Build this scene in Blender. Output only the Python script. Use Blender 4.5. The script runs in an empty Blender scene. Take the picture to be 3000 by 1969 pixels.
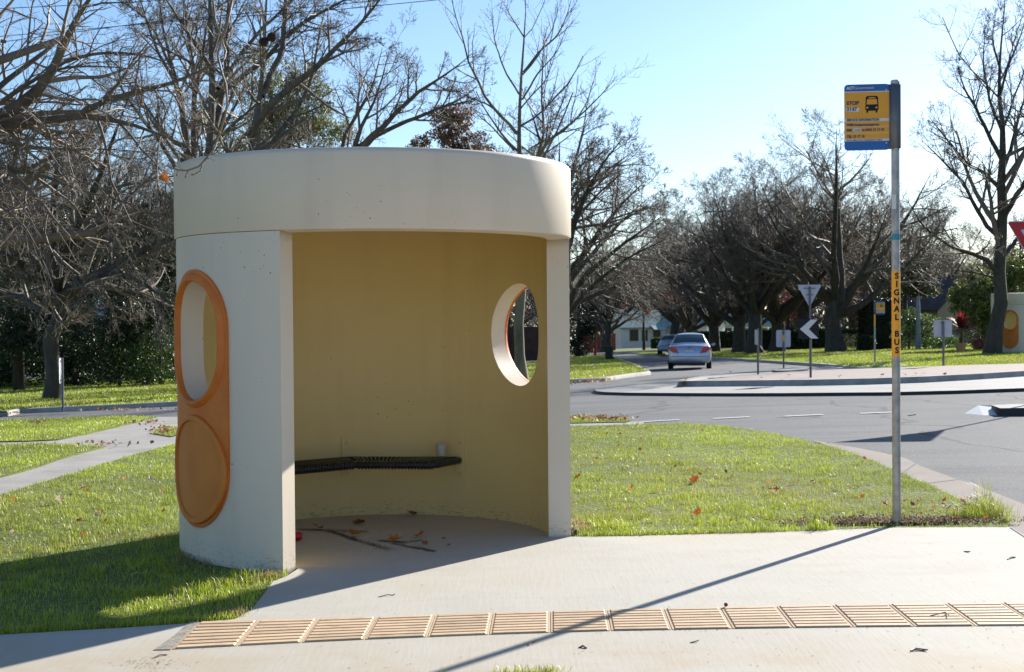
import bpy, bmesh, math, random
import numpy as np
from mathutils import Vector, Matrix
from mathutils.geometry import delaunay_2d_cdt

rad = math.radians
SC = bpy.context.scene
COL = SC.collection

# ------------------------------------------------------------------ camera
F = 4143.26                      # focal length in photograph pixels (3000 wide)
PIT, ROL, EYE = -0.0160, -0.0078, 1.6279
cp, sp, cr, sr = math.cos(PIT), math.sin(PIT), math.cos(ROL), math.sin(ROL)
RT = np.array([cr, -sr * sp, sr * cp])
UP = np.array([-sr, -cr * sp, cr * cp])
FW = np.array([0, cp, sp])
cd = bpy.data.cameras.new('camera')
cam = bpy.data.objects.new('camera', cd)
COL.objects.link(cam)
cam.matrix_world = Matrix(((RT[0], UP[0], -FW[0], 0), (RT[1], UP[1], -FW[1], 0), (RT[2], UP[2], -FW[2], EYE), (0, 0, 0, 1)))
cd.sensor_width = 36.0
cd.lens = F / 3000 * 36
cd.clip_start, cd.clip_end = 0.1, 3000
cd.dof.use_dof = True
cd.dof.focus_distance = 9.6
cd.dof.aperture_fstop = 9.0
SC.camera = cam

# ------------------------------------------------------------------ sky, sun, exposure
SUN_AZ = math.atan2(0.600, 0.800)        # to the right of straight ahead (+Y)
SUN_EL = rad(24.3)
world = bpy.data.worlds.new('World')
SC.world = world
world.use_nodes = True
wn = world.node_tree
sky = wn.nodes.new('ShaderNodeTexSky')
sky.sky_type = 'NISHITA'
sky.sun_disc = False
sky.sun_elevation = SUN_EL
sky.sun_rotation = SUN_AZ
sky.altitude = 570
sky.air_density = 1.0
sky.dust_density = 0.65
sky.ozone_density = 4.5
wn.links.new(sky.outputs[0], wn.nodes['Background'].inputs[0])
wn.nodes['Background'].inputs[1].default_value = 0.086
sd = bpy.data.lights.new('sun', 'SUN')
sd.energy = 5.0
sd.angle = rad(0.53)
sd.color = (1.0, 0.955, 0.88)
so = bpy.data.objects.new('sun', sd)
COL.objects.link(so)
sdir = Vector((math.sin(SUN_AZ) * math.cos(SUN_EL), math.cos(SUN_AZ) * math.cos(SUN_EL), math.sin(SUN_EL)))
so.rotation_euler = sdir.to_track_quat('Z', 'Y').to_euler()
so.location = (20, 20, 30)
SC.view_settings.view_transform = 'Standard'
SC.view_settings.look = 'None'
SC.view_settings.exposure = 0.98
SC.view_settings.gamma = 1.0
SC.cycles.max_bounces = 8
SC.cycles.diffuse_bounces = 5
SC.cycles.use_fast_gi = False

# ------------------------------------------------------------------ terrain
def smooth(a, b, t):
    t = np.clip((t - a) / (b - a), 0, 1)
    return t * t * (3 - 2 * t)

def terr(x, y):
    x = np.asarray(x, float); y = np.asarray(y, float)
    t = y - 12
    f = np.where(t < 0, 0, np.where(t < 12, t * t / 24, np.minimum(t, 250) - 6))
    return -.021 * f + .0287 * np.clip(x, -80, 80) * smooth(12, 30, y)

def roff(y):
    return -.10 + .075 * (1 - smooth(14, 24, np.asarray(y, float)))

def ray(u, v):
    d = RT * (u - 1500) / F + UP * (984.5 - v) / F + FW
    return d / d[1]

def P(u, v, y):
    d = ray(u, v) * y
    return np.array([d[0], d[1], d[2] + EYE])

def G(u, v, off=0.0):
    """ground point seen at photograph pixel (u, v)"""
    d = ray(u, v)
    o = (lambda y: float(roff(y))) if off == 'road' else (lambda y: off)
    g = lambda y: EYE + d[2] * y - float(terr(d[0] * y, y)) - o(y)
    y = 3.0
    while y < 900 and g(y) > 0: y *= 1.02
    lo, hi = y / 1.02, y
    for _ in range(40):
        m = (lo + hi) / 2
        if g(m) > 0: lo = m
        else: hi = m
    return np.array([d[0] * lo, lo, float(terr(d[0] * lo, lo)) + o(lo)])

def GX(pts, off=0.0):
    return [tuple(G(u, v, off)[:2]) for u, v in pts]

def onground(x, y, off=0.0):
    return (x, y, float(terr(x, y)) + off)

# ------------------------------------------------------------------ tags and objects
def tag(o, label=None, cat=None, group=None, kind=None):
    if label: o['label'] = label
    if cat: o['category'] = cat
    if group: o['group'] = group
    if kind: o['kind'] = kind
    return o

def thing(name, label, cat, loc=(0, 0, 0), rotz=0.0, group=None):
    o = bpy.data.objects.new(name, None)
    COL.objects.link(o)
    o.location = loc
    o.rotation_euler = (0, 0, rotz)
    o.empty_display_size = .1
    return tag(o, label, cat, group)

def link(name, me, m=None, parent=None, smoothf=False):
    if m is not None:
        for q in (m if isinstance(m, (list, tuple)) else [m]): me.materials.append(q)
    if smoothf and len(me.polygons):
        me.polygons.foreach_set('use_smooth', np.ones(len(me.polygons), bool))
    o = bpy.data.objects.new(name, me)
    COL.objects.link(o)
    if parent is not None: o.parent = parent
    return o

def np_mesh(name, V, faces, m=None, parent=None, smoothf=False, mi=None, col=None):
    """faces: list of (K,3)/(K,4) index arrays"""
    me = bpy.data.meshes.new(name)
    V = np.asarray(V, np.float32)
    me.vertices.add(len(V))
    me.vertices.foreach_set('co', V.ravel())
    faces = [np.asarray(f, np.int32) for f in faces if len(f)]
    idx = np.concatenate([f.ravel() for f in faces])
    tot = np.concatenate([np.full(len(f), f.shape[1], np.int32) for f in faces])
    st = np.concatenate([[0], np.cumsum(tot)[:-1]]).astype(np.int32)
    me.loops.add(len(idx))
    me.loops.foreach_set('vertex_index', idx)
    me.polygons.add(len(tot))
    me.polygons.foreach_set('loop_start', st)
    if mi is not None: me.polygons.foreach_set('material_index', np.asarray(mi, np.int32))
    me.update(calc_edges=True)
    if col is not None:
        a = me.color_attributes.new('Col', 'FLOAT_COLOR', 'POINT')
        c4 = np.ones((len(V), 4), np.float32); c4[:, :3] = col
        a.data.foreach_set('color', c4.ravel())
    return link(name, me, m, parent, smoothf)

class MB:
    """collects small shapes into ONE mesh"""
    def __init__(s): s.v = []; s.f = []; s.mi = []; s.cur = 0
    def add(s, v, f):
        n = len(s.v)
        s.v += [tuple(map(float, p)) for p in v]
        s.f += [tuple(i + n for i in q) for q in f]
        s.mi += [s.cur] * len(f)
        return s
    def box(s, c, d, M=None, bev=0.0):
        x, y, z = d[0] / 2, d[1] / 2, d[2] / 2
        if bev > 0:
            bm = bmesh.new(); bmesh.ops.create_cube(bm, size=1)
            bmesh.ops.scale(bm, vec=d, verts=bm.verts)
            bmesh.ops.bevel(bm, geom=bm.edges[:], offset=bev, segments=2, affect='EDGES')
            bm.verts.index_update()
            v = [q.co.copy() for q in bm.verts]; f = [[q.index for q in ff.verts] for ff in bm.faces]; bm.free()
        else:
            v = [Vector((a * x, b * y, e * z)) for a in (-1, 1) for b in (-1, 1) for e in (-1, 1)]
            f = [(0, 1, 3, 2), (4, 6, 7, 5), (0, 4, 5, 1), (2, 3, 7, 6), (0, 2, 6, 4), (1, 5, 7, 3)]
        if M is not None: v = [M @ q for q in v]
        return s.add([q + Vector(c) for q in v], f)
    def tube(s, pts, r, k=10, cap=True):
        pts = [Vector(p) for p in pts]
        rs = r if isinstance(r, (list, tuple)) else [r] * len(pts)
        ring = []; prev = None
        for i, p in enumerate(pts):
            t = (pts[min(i + 1, len(pts) - 1)] - pts[max(i - 1, 0)]).normalized()
            if prev is None:
                a = Vector((0, 0, 1)) if abs(t.z) < .9 else Vector((1, 0, 0))
                prev = t.cross(a).normalized()
            nrm = (prev - t * prev.dot(t)).normalized(); prev = nrm
            b = t.cross(nrm)
            ring.append([p + (nrm * math.cos(2 * math.pi * j / k) + b * math.sin(2 * math.pi * j / k)) * rs[i] for j in range(k)])
        v = [q for rr in ring for q in rr]; f = []
        for i in range(len(pts) - 1):
            for j in range(k):
                f.append((i * k + j, i * k + (j + 1) % k, (i + 1) * k + (j + 1) % k, (i + 1) * k + j))
        if cap:
            f.append(tuple(range(k - 1, -1, -1))); f.append(tuple((len(pts) - 1) * k + j for j in range(k)))
        return s.add(v, f)
    def lathe(s, prof, k=24, c=(0, 0, 0)):
        v = []; f = []
        for r, z in prof:
            for j in range(k):
                a = 2 * math.pi * j / k
                v.append((c[0] + r * math.cos(a), c[1] + r * math.sin(a), c[2] + z))
        for i in range(len(prof) - 1):
            for j in range(k):
                f.append((i * k + j, i * k + (j + 1) % k, (i + 1) * k + (j + 1) % k, (i + 1) * k + j))
        return s.add(v, f)
    def prism(s, poly, y0, y1):
        """polygon in local x,z extruded along y (faces -y at y0)"""
        n = len(poly)
        v = [(x, y0, z) for x, z in poly] + [(x, y1, z) for x, z in poly]
        f = [tuple(range(n)), tuple(range(2 * n - 1, n - 1, -1))]
        f += [(i, i + n, (i + 1) % n + n, (i + 1) % n) for i in range(n)]
        return s.add(v, f)
    def build(s, name, m=None, parent=None, smoothf=False, angle=None):
        me = bpy.data.meshes.new(name)
        me.from_pydata(s.v, [], s.f)
        if max(s.mi, default=0): me.polygons.foreach_set('material_index', s.mi)
        me.update()
        o = link(name, me, m, parent, smoothf)
        if angle is not None:
            bm = bmesh.new(); bm.from_mesh(me)
            for e in bm.edges:
                e.smooth = not (len(e.link_faces) == 2 and e.calc_face_angle(0) > rad(angle))
            bm.to_mesh(me); bm.free()
            me.polygons.foreach_set('use_smooth', np.ones(len(me.polygons), bool))
        return o

def rrect(x0, z0, x1, z1, r, n=6):
    p = []
    for cx, cz, a0 in ((x1 - r, z0 + r, -90), (x1 - r, z1 - r, 0), (x0 + r, z1 - r, 90), (x0 + r, z0 + r, 180)):
        for i in range(n + 1):
            a = rad(a0 + 90 * i / n)
            p.append((cx + r * math.cos(a), cz + r * math.sin(a)))
    return p

def children_of(o): return [c for c in COL.objects if c.parent == o]

def copy_tree(o, parent=None):
    kids = children_of(o)
    c = o.copy(); COL.objects.link(c)
    c.parent = parent
    for k in kids: copy_tree(k, c)
    return c

# ------------------------------------------------------------------ materials
def new_mat(name):
    m = bpy.data.materials.new(name); m.use_nodes = True
    return m, m.node_tree, m.node_tree.nodes['Principled BSDF']

def N(t, typ, **kw):
    n = t.nodes.new(typ)
    for k, v in kw.items(): setattr(n, k, v)
    return n

def noise(t, co, scale, detail=4, rough=.6, stretch=None):
    if stretch is not None:
        mp = N(t, 'ShaderNodeMapping'); mp.inputs['Scale'].default_value = stretch
        t.links.new(co, mp.inputs[0]); co = mp.outputs[0]
    n = N(t, 'ShaderNodeTexNoise')
    n.inputs['Scale'].default_value = scale; n.inputs['Detail'].default_value = detail; n.inputs['Roughness'].default_value = rough
    t.links.new(co, n.inputs['Vector'])
    return n.outputs['Fac']

def ramp(t, fac, stops):
    r = N(t, 'ShaderNodeValToRGB')
    e = r.color_ramp.elements
    while len(e) < len(stops): e.new(.5)
    for q, (p, c) in zip(e, stops):
        q.position = p; q.color = (*c, 1) if len(c) == 3 else c
    t.links.new(fac, r.inputs[0])
    return r.outputs[0]

def mix(t, fac, a, b, mode='MIX'):
    n = N(t, 'ShaderNodeMix', data_type='RGBA', blend_type=mode)
    for i, q in ((0, fac), (6, a), (7, b)):
        if hasattr(q, 'links'): t.links.new(q, n.inputs[i])
        elif i == 0: n.inputs[0].default_value = q
        else: n.inputs[i].default_value = (*q, 1)
    return n.outputs[2]

def bump(t, p, h, strength, dist=.01):
    b = N(t, 'ShaderNodeBump'); b.inputs['Strength'].default_value = strength; b.inputs['Distance'].default_value = dist
    t.links.new(h, b.inputs['Height']); t.links.new(b.outputs[0], p.inputs['Normal'])

def mat(name, c, rough=.7, var=.12, scale=6, bmp=0.0, bscale=60, metal=0.0, c2=None, bdist=.01):
    m, t, p = new_mat(name)
    co = N(t, 'ShaderNodeTexCoord').outputs['Object']
    f = noise(t, co, scale, 5)
    a = c2 if c2 else tuple(min(1, x * (1 + var)) for x in c)
    b = c if c2 else tuple(x * (1 - var) for x in c)
    t.links.new(ramp(t, f, [(.32, b), (.68, a)]), p.inputs['Base Color'])
    p.inputs['Roughness'].default_value = rough
    p.inputs['Metallic'].default_value = metal
    if bmp: bump(t, p, noise(t, co, bscale, 4), bmp, bdist)
    return m

def tile_vary(m):
    t = m.node_tree; p = t.nodes['Principled BSDF']
    src = p.inputs['Base Color'].links[0].from_socket
    oi = N(t, 'ShaderNodeObjectInfo')
    c = mix(t, 1.0, src, ramp(t, oi.outputs['Random'], [(0, (.86, .84, .82)), (1, (1.1, 1.1, 1.1))]), 'MULTIPLY')
    co = N(t, 'ShaderNodeNewGeometry').outputs['Position']
    c = mix(t, ramp(t, noise(t, co, 7, 6, .7), [(.52, (0, 0, 0)), (.72, (.55, .55, .55))]), c, (.24, .19, .14))
    t.links.new(c, p.inputs['Base Color'])

def glass_mat(name, c=(.02, .03, .035), rough=.05):
    m, t, p = new_mat(name)
    co = N(t, 'ShaderNodeTexCoord').outputs['Object']
    t.links.new(ramp(t, noise(t, co, 1.3, 2), [(.3, c), (.8, tuple(x * 1.6 for x in c))]), p.inputs['Base Color'])
    p.inputs['Roughness'].default_value = rough
    return m

M = {}
def make_paint(name='cream_render_paint', c1=(.67, .57, .445), c2=(.715, .615, .49), dirt=(.46, .39, .30)):
    m, t, p = new_mat(name)
    co = N(t, 'ShaderNodeTexCoord').outputs['Object']
    big = noise(t, co, 1.1, 5)
    streak = noise(t, co, 3.0, 4, .6, (1, 1, .12))
    c = ramp(t, big, [(.3, c1), (.7, c2)])
    c = mix(t, ramp(t, streak, [(.50, (0, 0, 0)), (.75, (.27, .27, .27))]), c, dirt)
    # pin holes in the cast concrete, in drifts
    vo = N(t, 'ShaderNodeTexVoronoi'); vo.inputs['Scale'].default_value = 28
    t.links.new(co, vo.inputs['Vector'])
    rnd = N(t, 'ShaderNodeSeparateColor'); t.links.new(vo.outputs['Color'], rnd.inputs[0])
    lim = N(t, 'ShaderNodeMath', operation='MULTIPLY'); t.links.new(rnd.outputs[0], lim.inputs[0]); lim.inputs[1].default_value = .15
    lt = N(t, 'ShaderNodeMath', operation='LESS_THAN'); t.links.new(vo.outputs['Distance'], lt.inputs[0]); t.links.new(lim.outputs[0], lt.inputs[1])
    drift = ramp(t, noise(t, co, 1.9, 3), [(.54, (0, 0, 0)), (.62, (1, 1, 1))])
    k = N(t, 'ShaderNodeMath', operation='MULTIPLY'); t.links.new(lt.outputs[0], k.inputs[0]); t.links.new(drift, k.inputs[1])
    pick = N(t, 'ShaderNodeMath', operation='GREATER_THAN'); t.links.new(rnd.outputs[1], pick.inputs[0]); pick.inputs[1].default_value = .3
    k2 = N(t, 'ShaderNodeMath', operation='MULTIPLY'); t.links.new(k.outputs[0], k2.inputs[0]); t.links.new(pick.outputs[0], k2.inputs[1])
    c = mix(t, k2.outputs[0], c, (.09, .075, .055))
    # scuffed splash zone near the ground
    sx = N(t, 'ShaderNodeSeparateXYZ'); t.links.new(co, sx.inputs[0])
    low = N(t, 'ShaderNodeMapRange'); low.inputs[1].default_value = .02; low.inputs[2].default_value = .16; low.inputs[3].default_value = 1; low.inputs[4].default_value = 0
    t.links.new(sx.outputs[2], low.inputs[0])
    chip = ramp(t, noise(t, co, 22, 5, .7, (1, 1, 3)), [(.55, (0, 0, 0)), (.61, (.7, .7, .7))])
    kk = N(t, 'ShaderNodeMath', operation='MULTIPLY'); t.links.new(low.outputs[0], kk.inputs[0]); t.links.new(chip, kk.inputs[1])
    c = mix(t, kk.outputs[0], c, (.24, .215, .175))
    t.links.new(c, p.inputs['Base Color'])
    p.inputs['Roughness'].default_value = .55
    bump(t, p, noise(t, co, 70, 5), .18, .006)
    return m

def make_slab():
    m, t, p = new_mat('brushed_concrete')
    co = N(t, 'ShaderNodeTexCoord').outputs['Object']
    big = noise(t, co, .55, 5, .6)
    c = ramp(t, big, [(.3, (.42, .392, .33)), (.5, (.47, .443, .378)), (.72, (.455, .40, .31))])
    c = mix(t, ramp(t, noise(t, co, 2.2, 6, .65, (.6, 1.6, 1)), [(.50, (0, 0, 0)), (.78, (.45, .45, .45))]), c, (.41, .335, .235))
    br = noise(t, co, 26, 3, .7, (1.6, .12, 1))
    c = mix(t, ramp(t, br, [(.45, (0, 0, 0)), (.8, (.30, .30, .30))]), c, (.375, .345, .295))
    spk = ramp(t, noise(t, co, 95, 3), [(.67, (0, 0, 0)), (.73, (.7, .7, .7))])
    c = mix(t, spk, c, (.30, .27, .22))
    # long faint hand-trowel scratches
    wv = N(t, 'ShaderNodeTexWave'); wv.inputs['Scale'].default_value = .35; wv.inputs['Distortion'].default_value = 9; wv.inputs['Detail'].default_value = 3; wv.inputs['Detail Scale'].default_value = .7
    t.links.new(co, wv.inputs['Vector'])
    c = mix(t, ramp(t, wv.outputs['Fac'], [(.0, (.10, .10, .10)), (.004, (0, 0, 0))]), c, (.36, .31, .25))
    # clay washed over the near part of the slab
    sx = N(t, 'ShaderNodeSeparateXYZ'); t.links.new(co, sx.inputs[0])
    mr = N(t, 'ShaderNodeMapRange'); mr.inputs[1].default_value = 7.35; mr.inputs[2].default_value = 6.5
    t.links.new(sx.outputs[1], mr.inputs[0])
    k = N(t, 'ShaderNodeMath', operation='MULTIPLY'); t.links.new(mr.outputs[0], k.inputs[0])
    t.links.new(ramp(t, noise(t, co, 1.7, 6, .62), [(.36, (0, 0, 0)), (.66, (.75, .75, .75))]), k.inputs[1])
    c = mix(t, k.outputs[0], c, (.42, .325, .21))
    gum = N(t, 'ShaderNodeTexVoronoi'); gum.inputs['Scale'].default_value = 2.3; t.links.new(co, gum.inputs['Vector'])
    c = mix(t, ramp(t, gum.outputs['Distance'], [(.022, (.5, .5, .5)), (.04, (0, 0, 0))]), c, (.25, .23, .20))
    t.links.new(c, p.inputs['Base Color'])
    p.inputs['Roughness'].default_value = .85
    bump(t, p, br, .35, .004)
    return m

def make_asphalt():
    m, t, p = new_mat('asphalt')
    co = N(t, 'ShaderNodeTexCoord').outputs['Object']
    c = ramp(t, noise(t, co, .22, 5, .6), [(.35, (.115, .118, .12)), (.65, (.155, .156, .158))])
    c = mix(t, ramp(t, noise(t, co, .8, 5, .6, (.25, 1, 1)), [(.47, (0, 0, 0)), (.66, (.75, .75, .75))]), c, (.088, .088, .09))
    c = mix(t, ramp(t, noise(t, co, 45, 2), [(.55, (0, 0, 0)), (.7, (.8, .8, .8))]), c, (.27, .265, .255))
    c = mix(t, ramp(t, noise(t, co, 38, 2), [(.60, (0, 0, 0)), (.75, (.8, .8, .8))]), c, (.05, .05, .05))
    wv = N(t, 'ShaderNodeTexWave'); wv.inputs['Scale'].default_value = .12; wv.inputs['Distortion'].default_value = 14; wv.inputs['Detail'].default_value = 4
    t.links.new(co, wv.inputs['Vector'])
    c = mix(t, ramp(t, wv.outputs['Fac'], [(.0, (.7, .7, .7)), (.01, (0, 0, 0))]), c, (.05, .05, .05))
    t.links.new(c, p.inputs['Base Color'])
    p.inputs['Roughness'].default_value = .9
    p.inputs['Specular IOR Level'].default_value = .25
    bump(t, p, noise(t, co, 60, 3), .6, .012)
    return m

def make_soil():
    m, t, p = new_mat('lawn_soil')
    co = N(t, 'ShaderNodeTexCoord').outputs['Object']
    c = ramp(t, noise(t, co, .5, 6, .6), [(.3, (.10, .125, .016)), (.55, (.15, .185, .025)), (.75, (.20, .18, .05))])
    c = mix(t, ramp(t, noise(t, co, 30, 4), [(.4, (0, 0, 0)), (.7, (.7, .7, .7))]), c, (.06, .065, .015))
    t.links.new(c, p.inputs['Base Color'])
    p.inputs['Roughness'].default_value = .9
    bump(t, p, noise(t, co, 18, 5), 1.0, .05)
    return m

def leafmat(name, trans=.45, rough=.42, spec=.5):
    """thin leaf: colour from the mesh attribute, glossy face, light comes through"""
    m, t, p = new_mat(name)
    a = N(t, 'ShaderNodeVertexColor', layer_name='Col')
    co = N(t, 'ShaderNodeTexCoord').outputs['Object']
    v = ramp(t, noise(t, co, 3.0, 3), [(.3, (.78, .78, .78)), (.7, (1.2, 1.2, 1.2))])
    c = mix(t, 1.0, a.outputs['Color'], v, 'MULTIPLY')
    t.links.new(c, p.inputs['Base Color'])
    p.inputs['Roughness'].default_value = rough
    p.inputs['Specular IOR Level'].default_value = spec
    tr = N(t, 'ShaderNodeBsdfTranslucent'); t.links.new(c, tr.inputs[0])
    mx = N(t, 'ShaderNodeMixShader'); mx.inputs[0].default_value = trans
    t.links.new(p.outputs[0], mx.inputs[1]); t.links.new(tr.outputs[0], mx.inputs[2])
    t.links.new(mx.outputs[0], t.nodes['Material Output'].inputs[0])
    return m

def make_bark(name, a, b, scale=6, rough=.8):
    m, t, p = new_mat(name)
    co = N(t, 'ShaderNodeTexCoord').outputs['Object']
    f = noise(t, co, scale, 6, .65, (1, 1, .3))
    t.links.new(ramp(t, f, [(.3, a), (.7, b)]), p.inputs['Base Color'])
    p.inputs['Roughness'].default_value = rough
    bump(t, p, f, .8, .03)
    return m

M['paint'] = make_paint(); M['paint_in'] = make_paint('yellow_cream_inner_paint', (.68, .52, .22), (.725, .565, .25), (.50, .36, .17)); M['slab'] = make_slab(); M['asphalt'] = make_asphalt(); M['soil'] = make_soil()
M['blade'] = leafmat('grass_blade', .42, .42, .45)
M['leaf'] = leafmat('leaf_blade', .35, .4, .5)
M['dryleaf'] = leafmat('dry_leaf', .35, .6, .3)
M['bark'] = make_bark('dark_bark', (.032, .025, .018), (.085, .068, .05))
M['twig'] = make_bark('twig_bark', (.085, .064, .045), (.225, .178, .132), 2, .65)
M['greybark'] = make_bark('grey_bark', (.055, .044, .031), (.16, .13, .095))
M['planebark'] = make_bark('mottled_bark', (.07, .065, .035), (.24, .205, .12), 3)
M['orange'] = mat('orange_fibreglass', (.60, .14, .012), .55, c2=(.68, .20, .022), scale=5, bmp=.1, bscale=40)
M['disc'] = mat('orange_disc', (.60, .17, .018), .6, c2=(.67, .22, .032), scale=4)
M['black'] = mat('black_coated_steel', (.016, .018, .018), .35, .3, 8)
M['bracket'] = mat('cream_bracket', (.60, .45, .23), .5, .08)
M['kerb'] = mat('kerb_concrete', (.34, .32, .29), .85, .2, 3, .3, 30)
M['path'] = mat('old_path_concrete', (.25, .235, .21), .9, c2=(.37, .345, .305), scale=1.6, bmp=.3, bscale=40)
M['gutter'] = mat('pink_gutter_concrete', (.185, .15, .122), .9, c2=(.24, .20, .166), scale=2, bmp=.3, bscale=50)
M['apron'] = mat('apron_concrete', (.275, .26, .238), .85, c2=(.345, .328, .30), scale=.8, bmp=.15)
M['redpave'] = mat('red_paving', (.235, .178, .152), .85, c2=(.31, .245, .212), scale=2.5, bmp=.2)
M['white'] = mat('white_paint', (.62, .62, .61), .6, .08, 20)
M['tile'] = mat('terracotta_tactile', (.50, .335, .18), .75, c2=(.56, .385, .22), scale=5, bmp=.15, bscale=120)
M['tilebar'] = mat('tactile_bar', (.58, .405, .235), .7, c2=(.64, .455, .28), scale=9, bmp=.15, bscale=120)
tile_vary(M['tile']); tile_vary(M['tilebar'])
M['galv'] = mat('galvanised_steel', (.34, .335, .32), .42, .25, 14, metal=.55)
M['darkgalv'] = mat('grey_bracket_steel', (.13, .145, .16), .45, .15, 9, metal=.3)
M['postgrey'] = mat('grey_sign_post', (.13, .14, .155), .55, .15, 6, metal=.3)
M['signback'] = mat('aluminium_sign_back', (.46, .46, .50), .5, .06, 5, metal=.1)
M['signblue'] = mat('sign_blue', (.010, .105, .36), .4, .05, 5)
M['signyel'] = mat('sign_yellow', (.74, .32, .012), .4, .05, 5)
M['signwhite'] = mat('sign_white', (.62, .60, .60), .4, .04, 5)
M['signblack'] = mat('sign_black', (.006, .006, .010), .75, .1, 5)
M['navy'] = mat('navy_lettering', (.015, .03, .09), .4, .05, 5)
M['strip'] = mat('orange_strip', (.85, .36, .012), .35, .05, 8)
M['red'] = mat('sign_red', (.50, .012, .016), .4, .08, 5)
M['teal'] = mat('teal_sticker', (.03, .24, .32), .5, .3, 60)
M['cup'] = mat('cloudy_plastic', (.55, .54, .50), .35, .08, 30)
M['can'] = mat('red_can', (.45, .01, .02), .3, .2, 40, metal=.2)
M['car'] = mat('silver_blue_paint', (.40, .45, .55), .25, .03, 2, metal=.5)
M['car2'] = mat('pale_blue_paint', (.30, .38, .50), .25, .03, 2, metal=.3)
M['glass'] = glass_mat('car_glass', (.03, .055, .065))
M['tyre'] = mat('tyre_rubber', (.018, .018, .018), .85, .2, 10)
M['rim'] = mat('wheel_rim', (.35, .35, .36), .35, .1, 10, metal=.6)
M['tail'] = mat('tail_lamp', (.46, .012, .014), .15, .15, 10)
M['trim'] = mat('black_trim', (.02, .02, .022), .6, .2, 10)
M['plate'] = mat('plate_white', (.60, .62, .66), .5, .05, 10)
M['bin'] = mat('dark_green_plastic', (.012, .022, .016), .5, .2, 5)
M['wallwhite'] = mat('white_house_wall', (.86, .77, .68), .8, .05, .8)
M['roofgreen'] = mat('green_tile_roof', (.24, .33, .30), .6, .2, 1.5, .4, 6)
M['rooftile'] = mat('dark_tile_roof', (.075, .066, .064), .95, .25, 1.5, .5, 5)
M['roofblue'] = mat('blue_metal_roof', (.20, .29, .36), .45, .15, 1.0, .3, 4)
M['window'] = glass_mat('window_glass', (.03, .035, .04), .1)
M['frame'] = mat('window_frame', (.22, .12, .09), .6, .1)
M['brickred'] = mat('red_brick', (.30, .075, .045), .8, .2, 4)
M['tan'] = mat('tan_wall', (.36, .26, .17), .8, .1, 2)
M['concpole'] = mat('grey_pole', (.24, .26, .28), .7, .12, 3)
M['hydrant'] = mat('hydrant_red', (.42, .03, .02), .5, .15, 4)
M['wire'] = mat('black_wire', (.03, .03, .03), .6, .1)
M['seed'] = mat('seed_ball', (.025, .010, .007), .9, .4, 90, 1.0, 120)
M['pot'] = mat('terracotta_pot', (.40, .24, .10), .8, .15, 4)
M['soot'] = mat('leaf_grit', (.05, .043, .036), .95, .3, 30)
# ------------------------------------------------------------------ ground sheets
def inpoly(poly, X, Y):
    poly = np.asarray(poly); r = np.zeros(len(X), bool); n = len(poly)
    for i in range(n):
        x1, y1 = poly[i]; x2, y2 = poly[(i + 1) % n]
        if y1 == y2: continue
        c = (y1 > Y) != (y2 > Y)
        r ^= c & (X < (x2 - x1) * (Y - y1) / (y2 - y1) + x1)
    return r

def densify(poly, step):
    out = []
    for i in range(len(poly)):
        a = np.array(poly[i]); b = np.array(poly[(i + 1) % len(poly)])
        n = max(1, int(np.linalg.norm(b - a) / step))
        out += [tuple(a + (b - a) * k / n) for k in range(n)]
    return out

def sheet(name, poly, off, m, step=1.0, skirt=0.0, flare=0.0, kind='structure', skirt_mat=None, parent=None):
    """a ground sheet that follows the terrain, with a turned-down edge"""
    zf = (lambda x, y: terr(x, y) + roff(y) + (off[1])) if isinstance(off, tuple) else (lambda x, y: terr(x, y) + off)
    poly = densify(poly, step)
    pa = np.array(poly)
    lo, hi = pa.min(0), pa.max(0)
    gx, gy = np.meshgrid(np.arange(lo[0] + step * .5, hi[0], step), np.arange(lo[1] + step * .5, hi[1], step))
    gx, gy = gx.ravel(), gy.ravel()
    k = inpoly(poly, gx, gy)
    pts = [Vector(q) for q in poly] + [Vector((a, b)) for a, b in zip(gx[k], gy[k])]
    n = len(poly)
    r = delaunay_2d_cdt(pts, [], [list(range(n))], 1, 1e-4)
    xy = np.array([(q.x, q.y) for q in r[0]])
    V = np.column_stack([xy, zf(xy[:, 0], xy[:, 1])])
    T = np.array([t if len(t) == 3 else t[:3] for t in r[2]])
    a, b, c = V[T[:, 0]], V[T[:, 1]], V[T[:, 2]]
    flip = ((b[:, 0] - a[:, 0]) * (c[:, 1] - a[:, 1]) - (b[:, 1] - a[:, 1]) * (c[:, 0] - a[:, 0])) < 0
    T[flip] = T[flip][:, ::-1]
    faces = [T]; mi = [0] * len(T); mats = [m]
    if skirt > 0:
        area = .5 * np.sum(pa[:, 0] * np.roll(pa[:, 1], -1) - np.roll(pa[:, 0], -1) * pa[:, 1])
        if area < 0: pa = pa[::-1]
        d = np.roll(pa, -1, 0) - np.roll(pa, 1, 0)
        d /= np.linalg.norm(d, axis=1)[:, None] + 1e-9
        out = pa + np.column_stack([d[:, 1], -d[:, 0]]) * flare
        zt = zf(pa[:, 0], pa[:, 1])
        S = np.concatenate([np.column_stack([pa, zt]), np.column_stack([out, zt - skirt])])
        i = np.arange(n); j = (i + 1) % n
        Q = np.column_stack([i, i + n, j + n, j]) + len(V)
        V = np.concatenate([V, S]); faces.append(Q)
        mi += [1 if skirt_mat else 0] * n
        if skirt_mat: mats.append(skirt_mat)
    o = np_mesh(name, V, faces, mats, parent, False, mi)
    if kind: tag(o, kind=kind)
    return o

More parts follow.
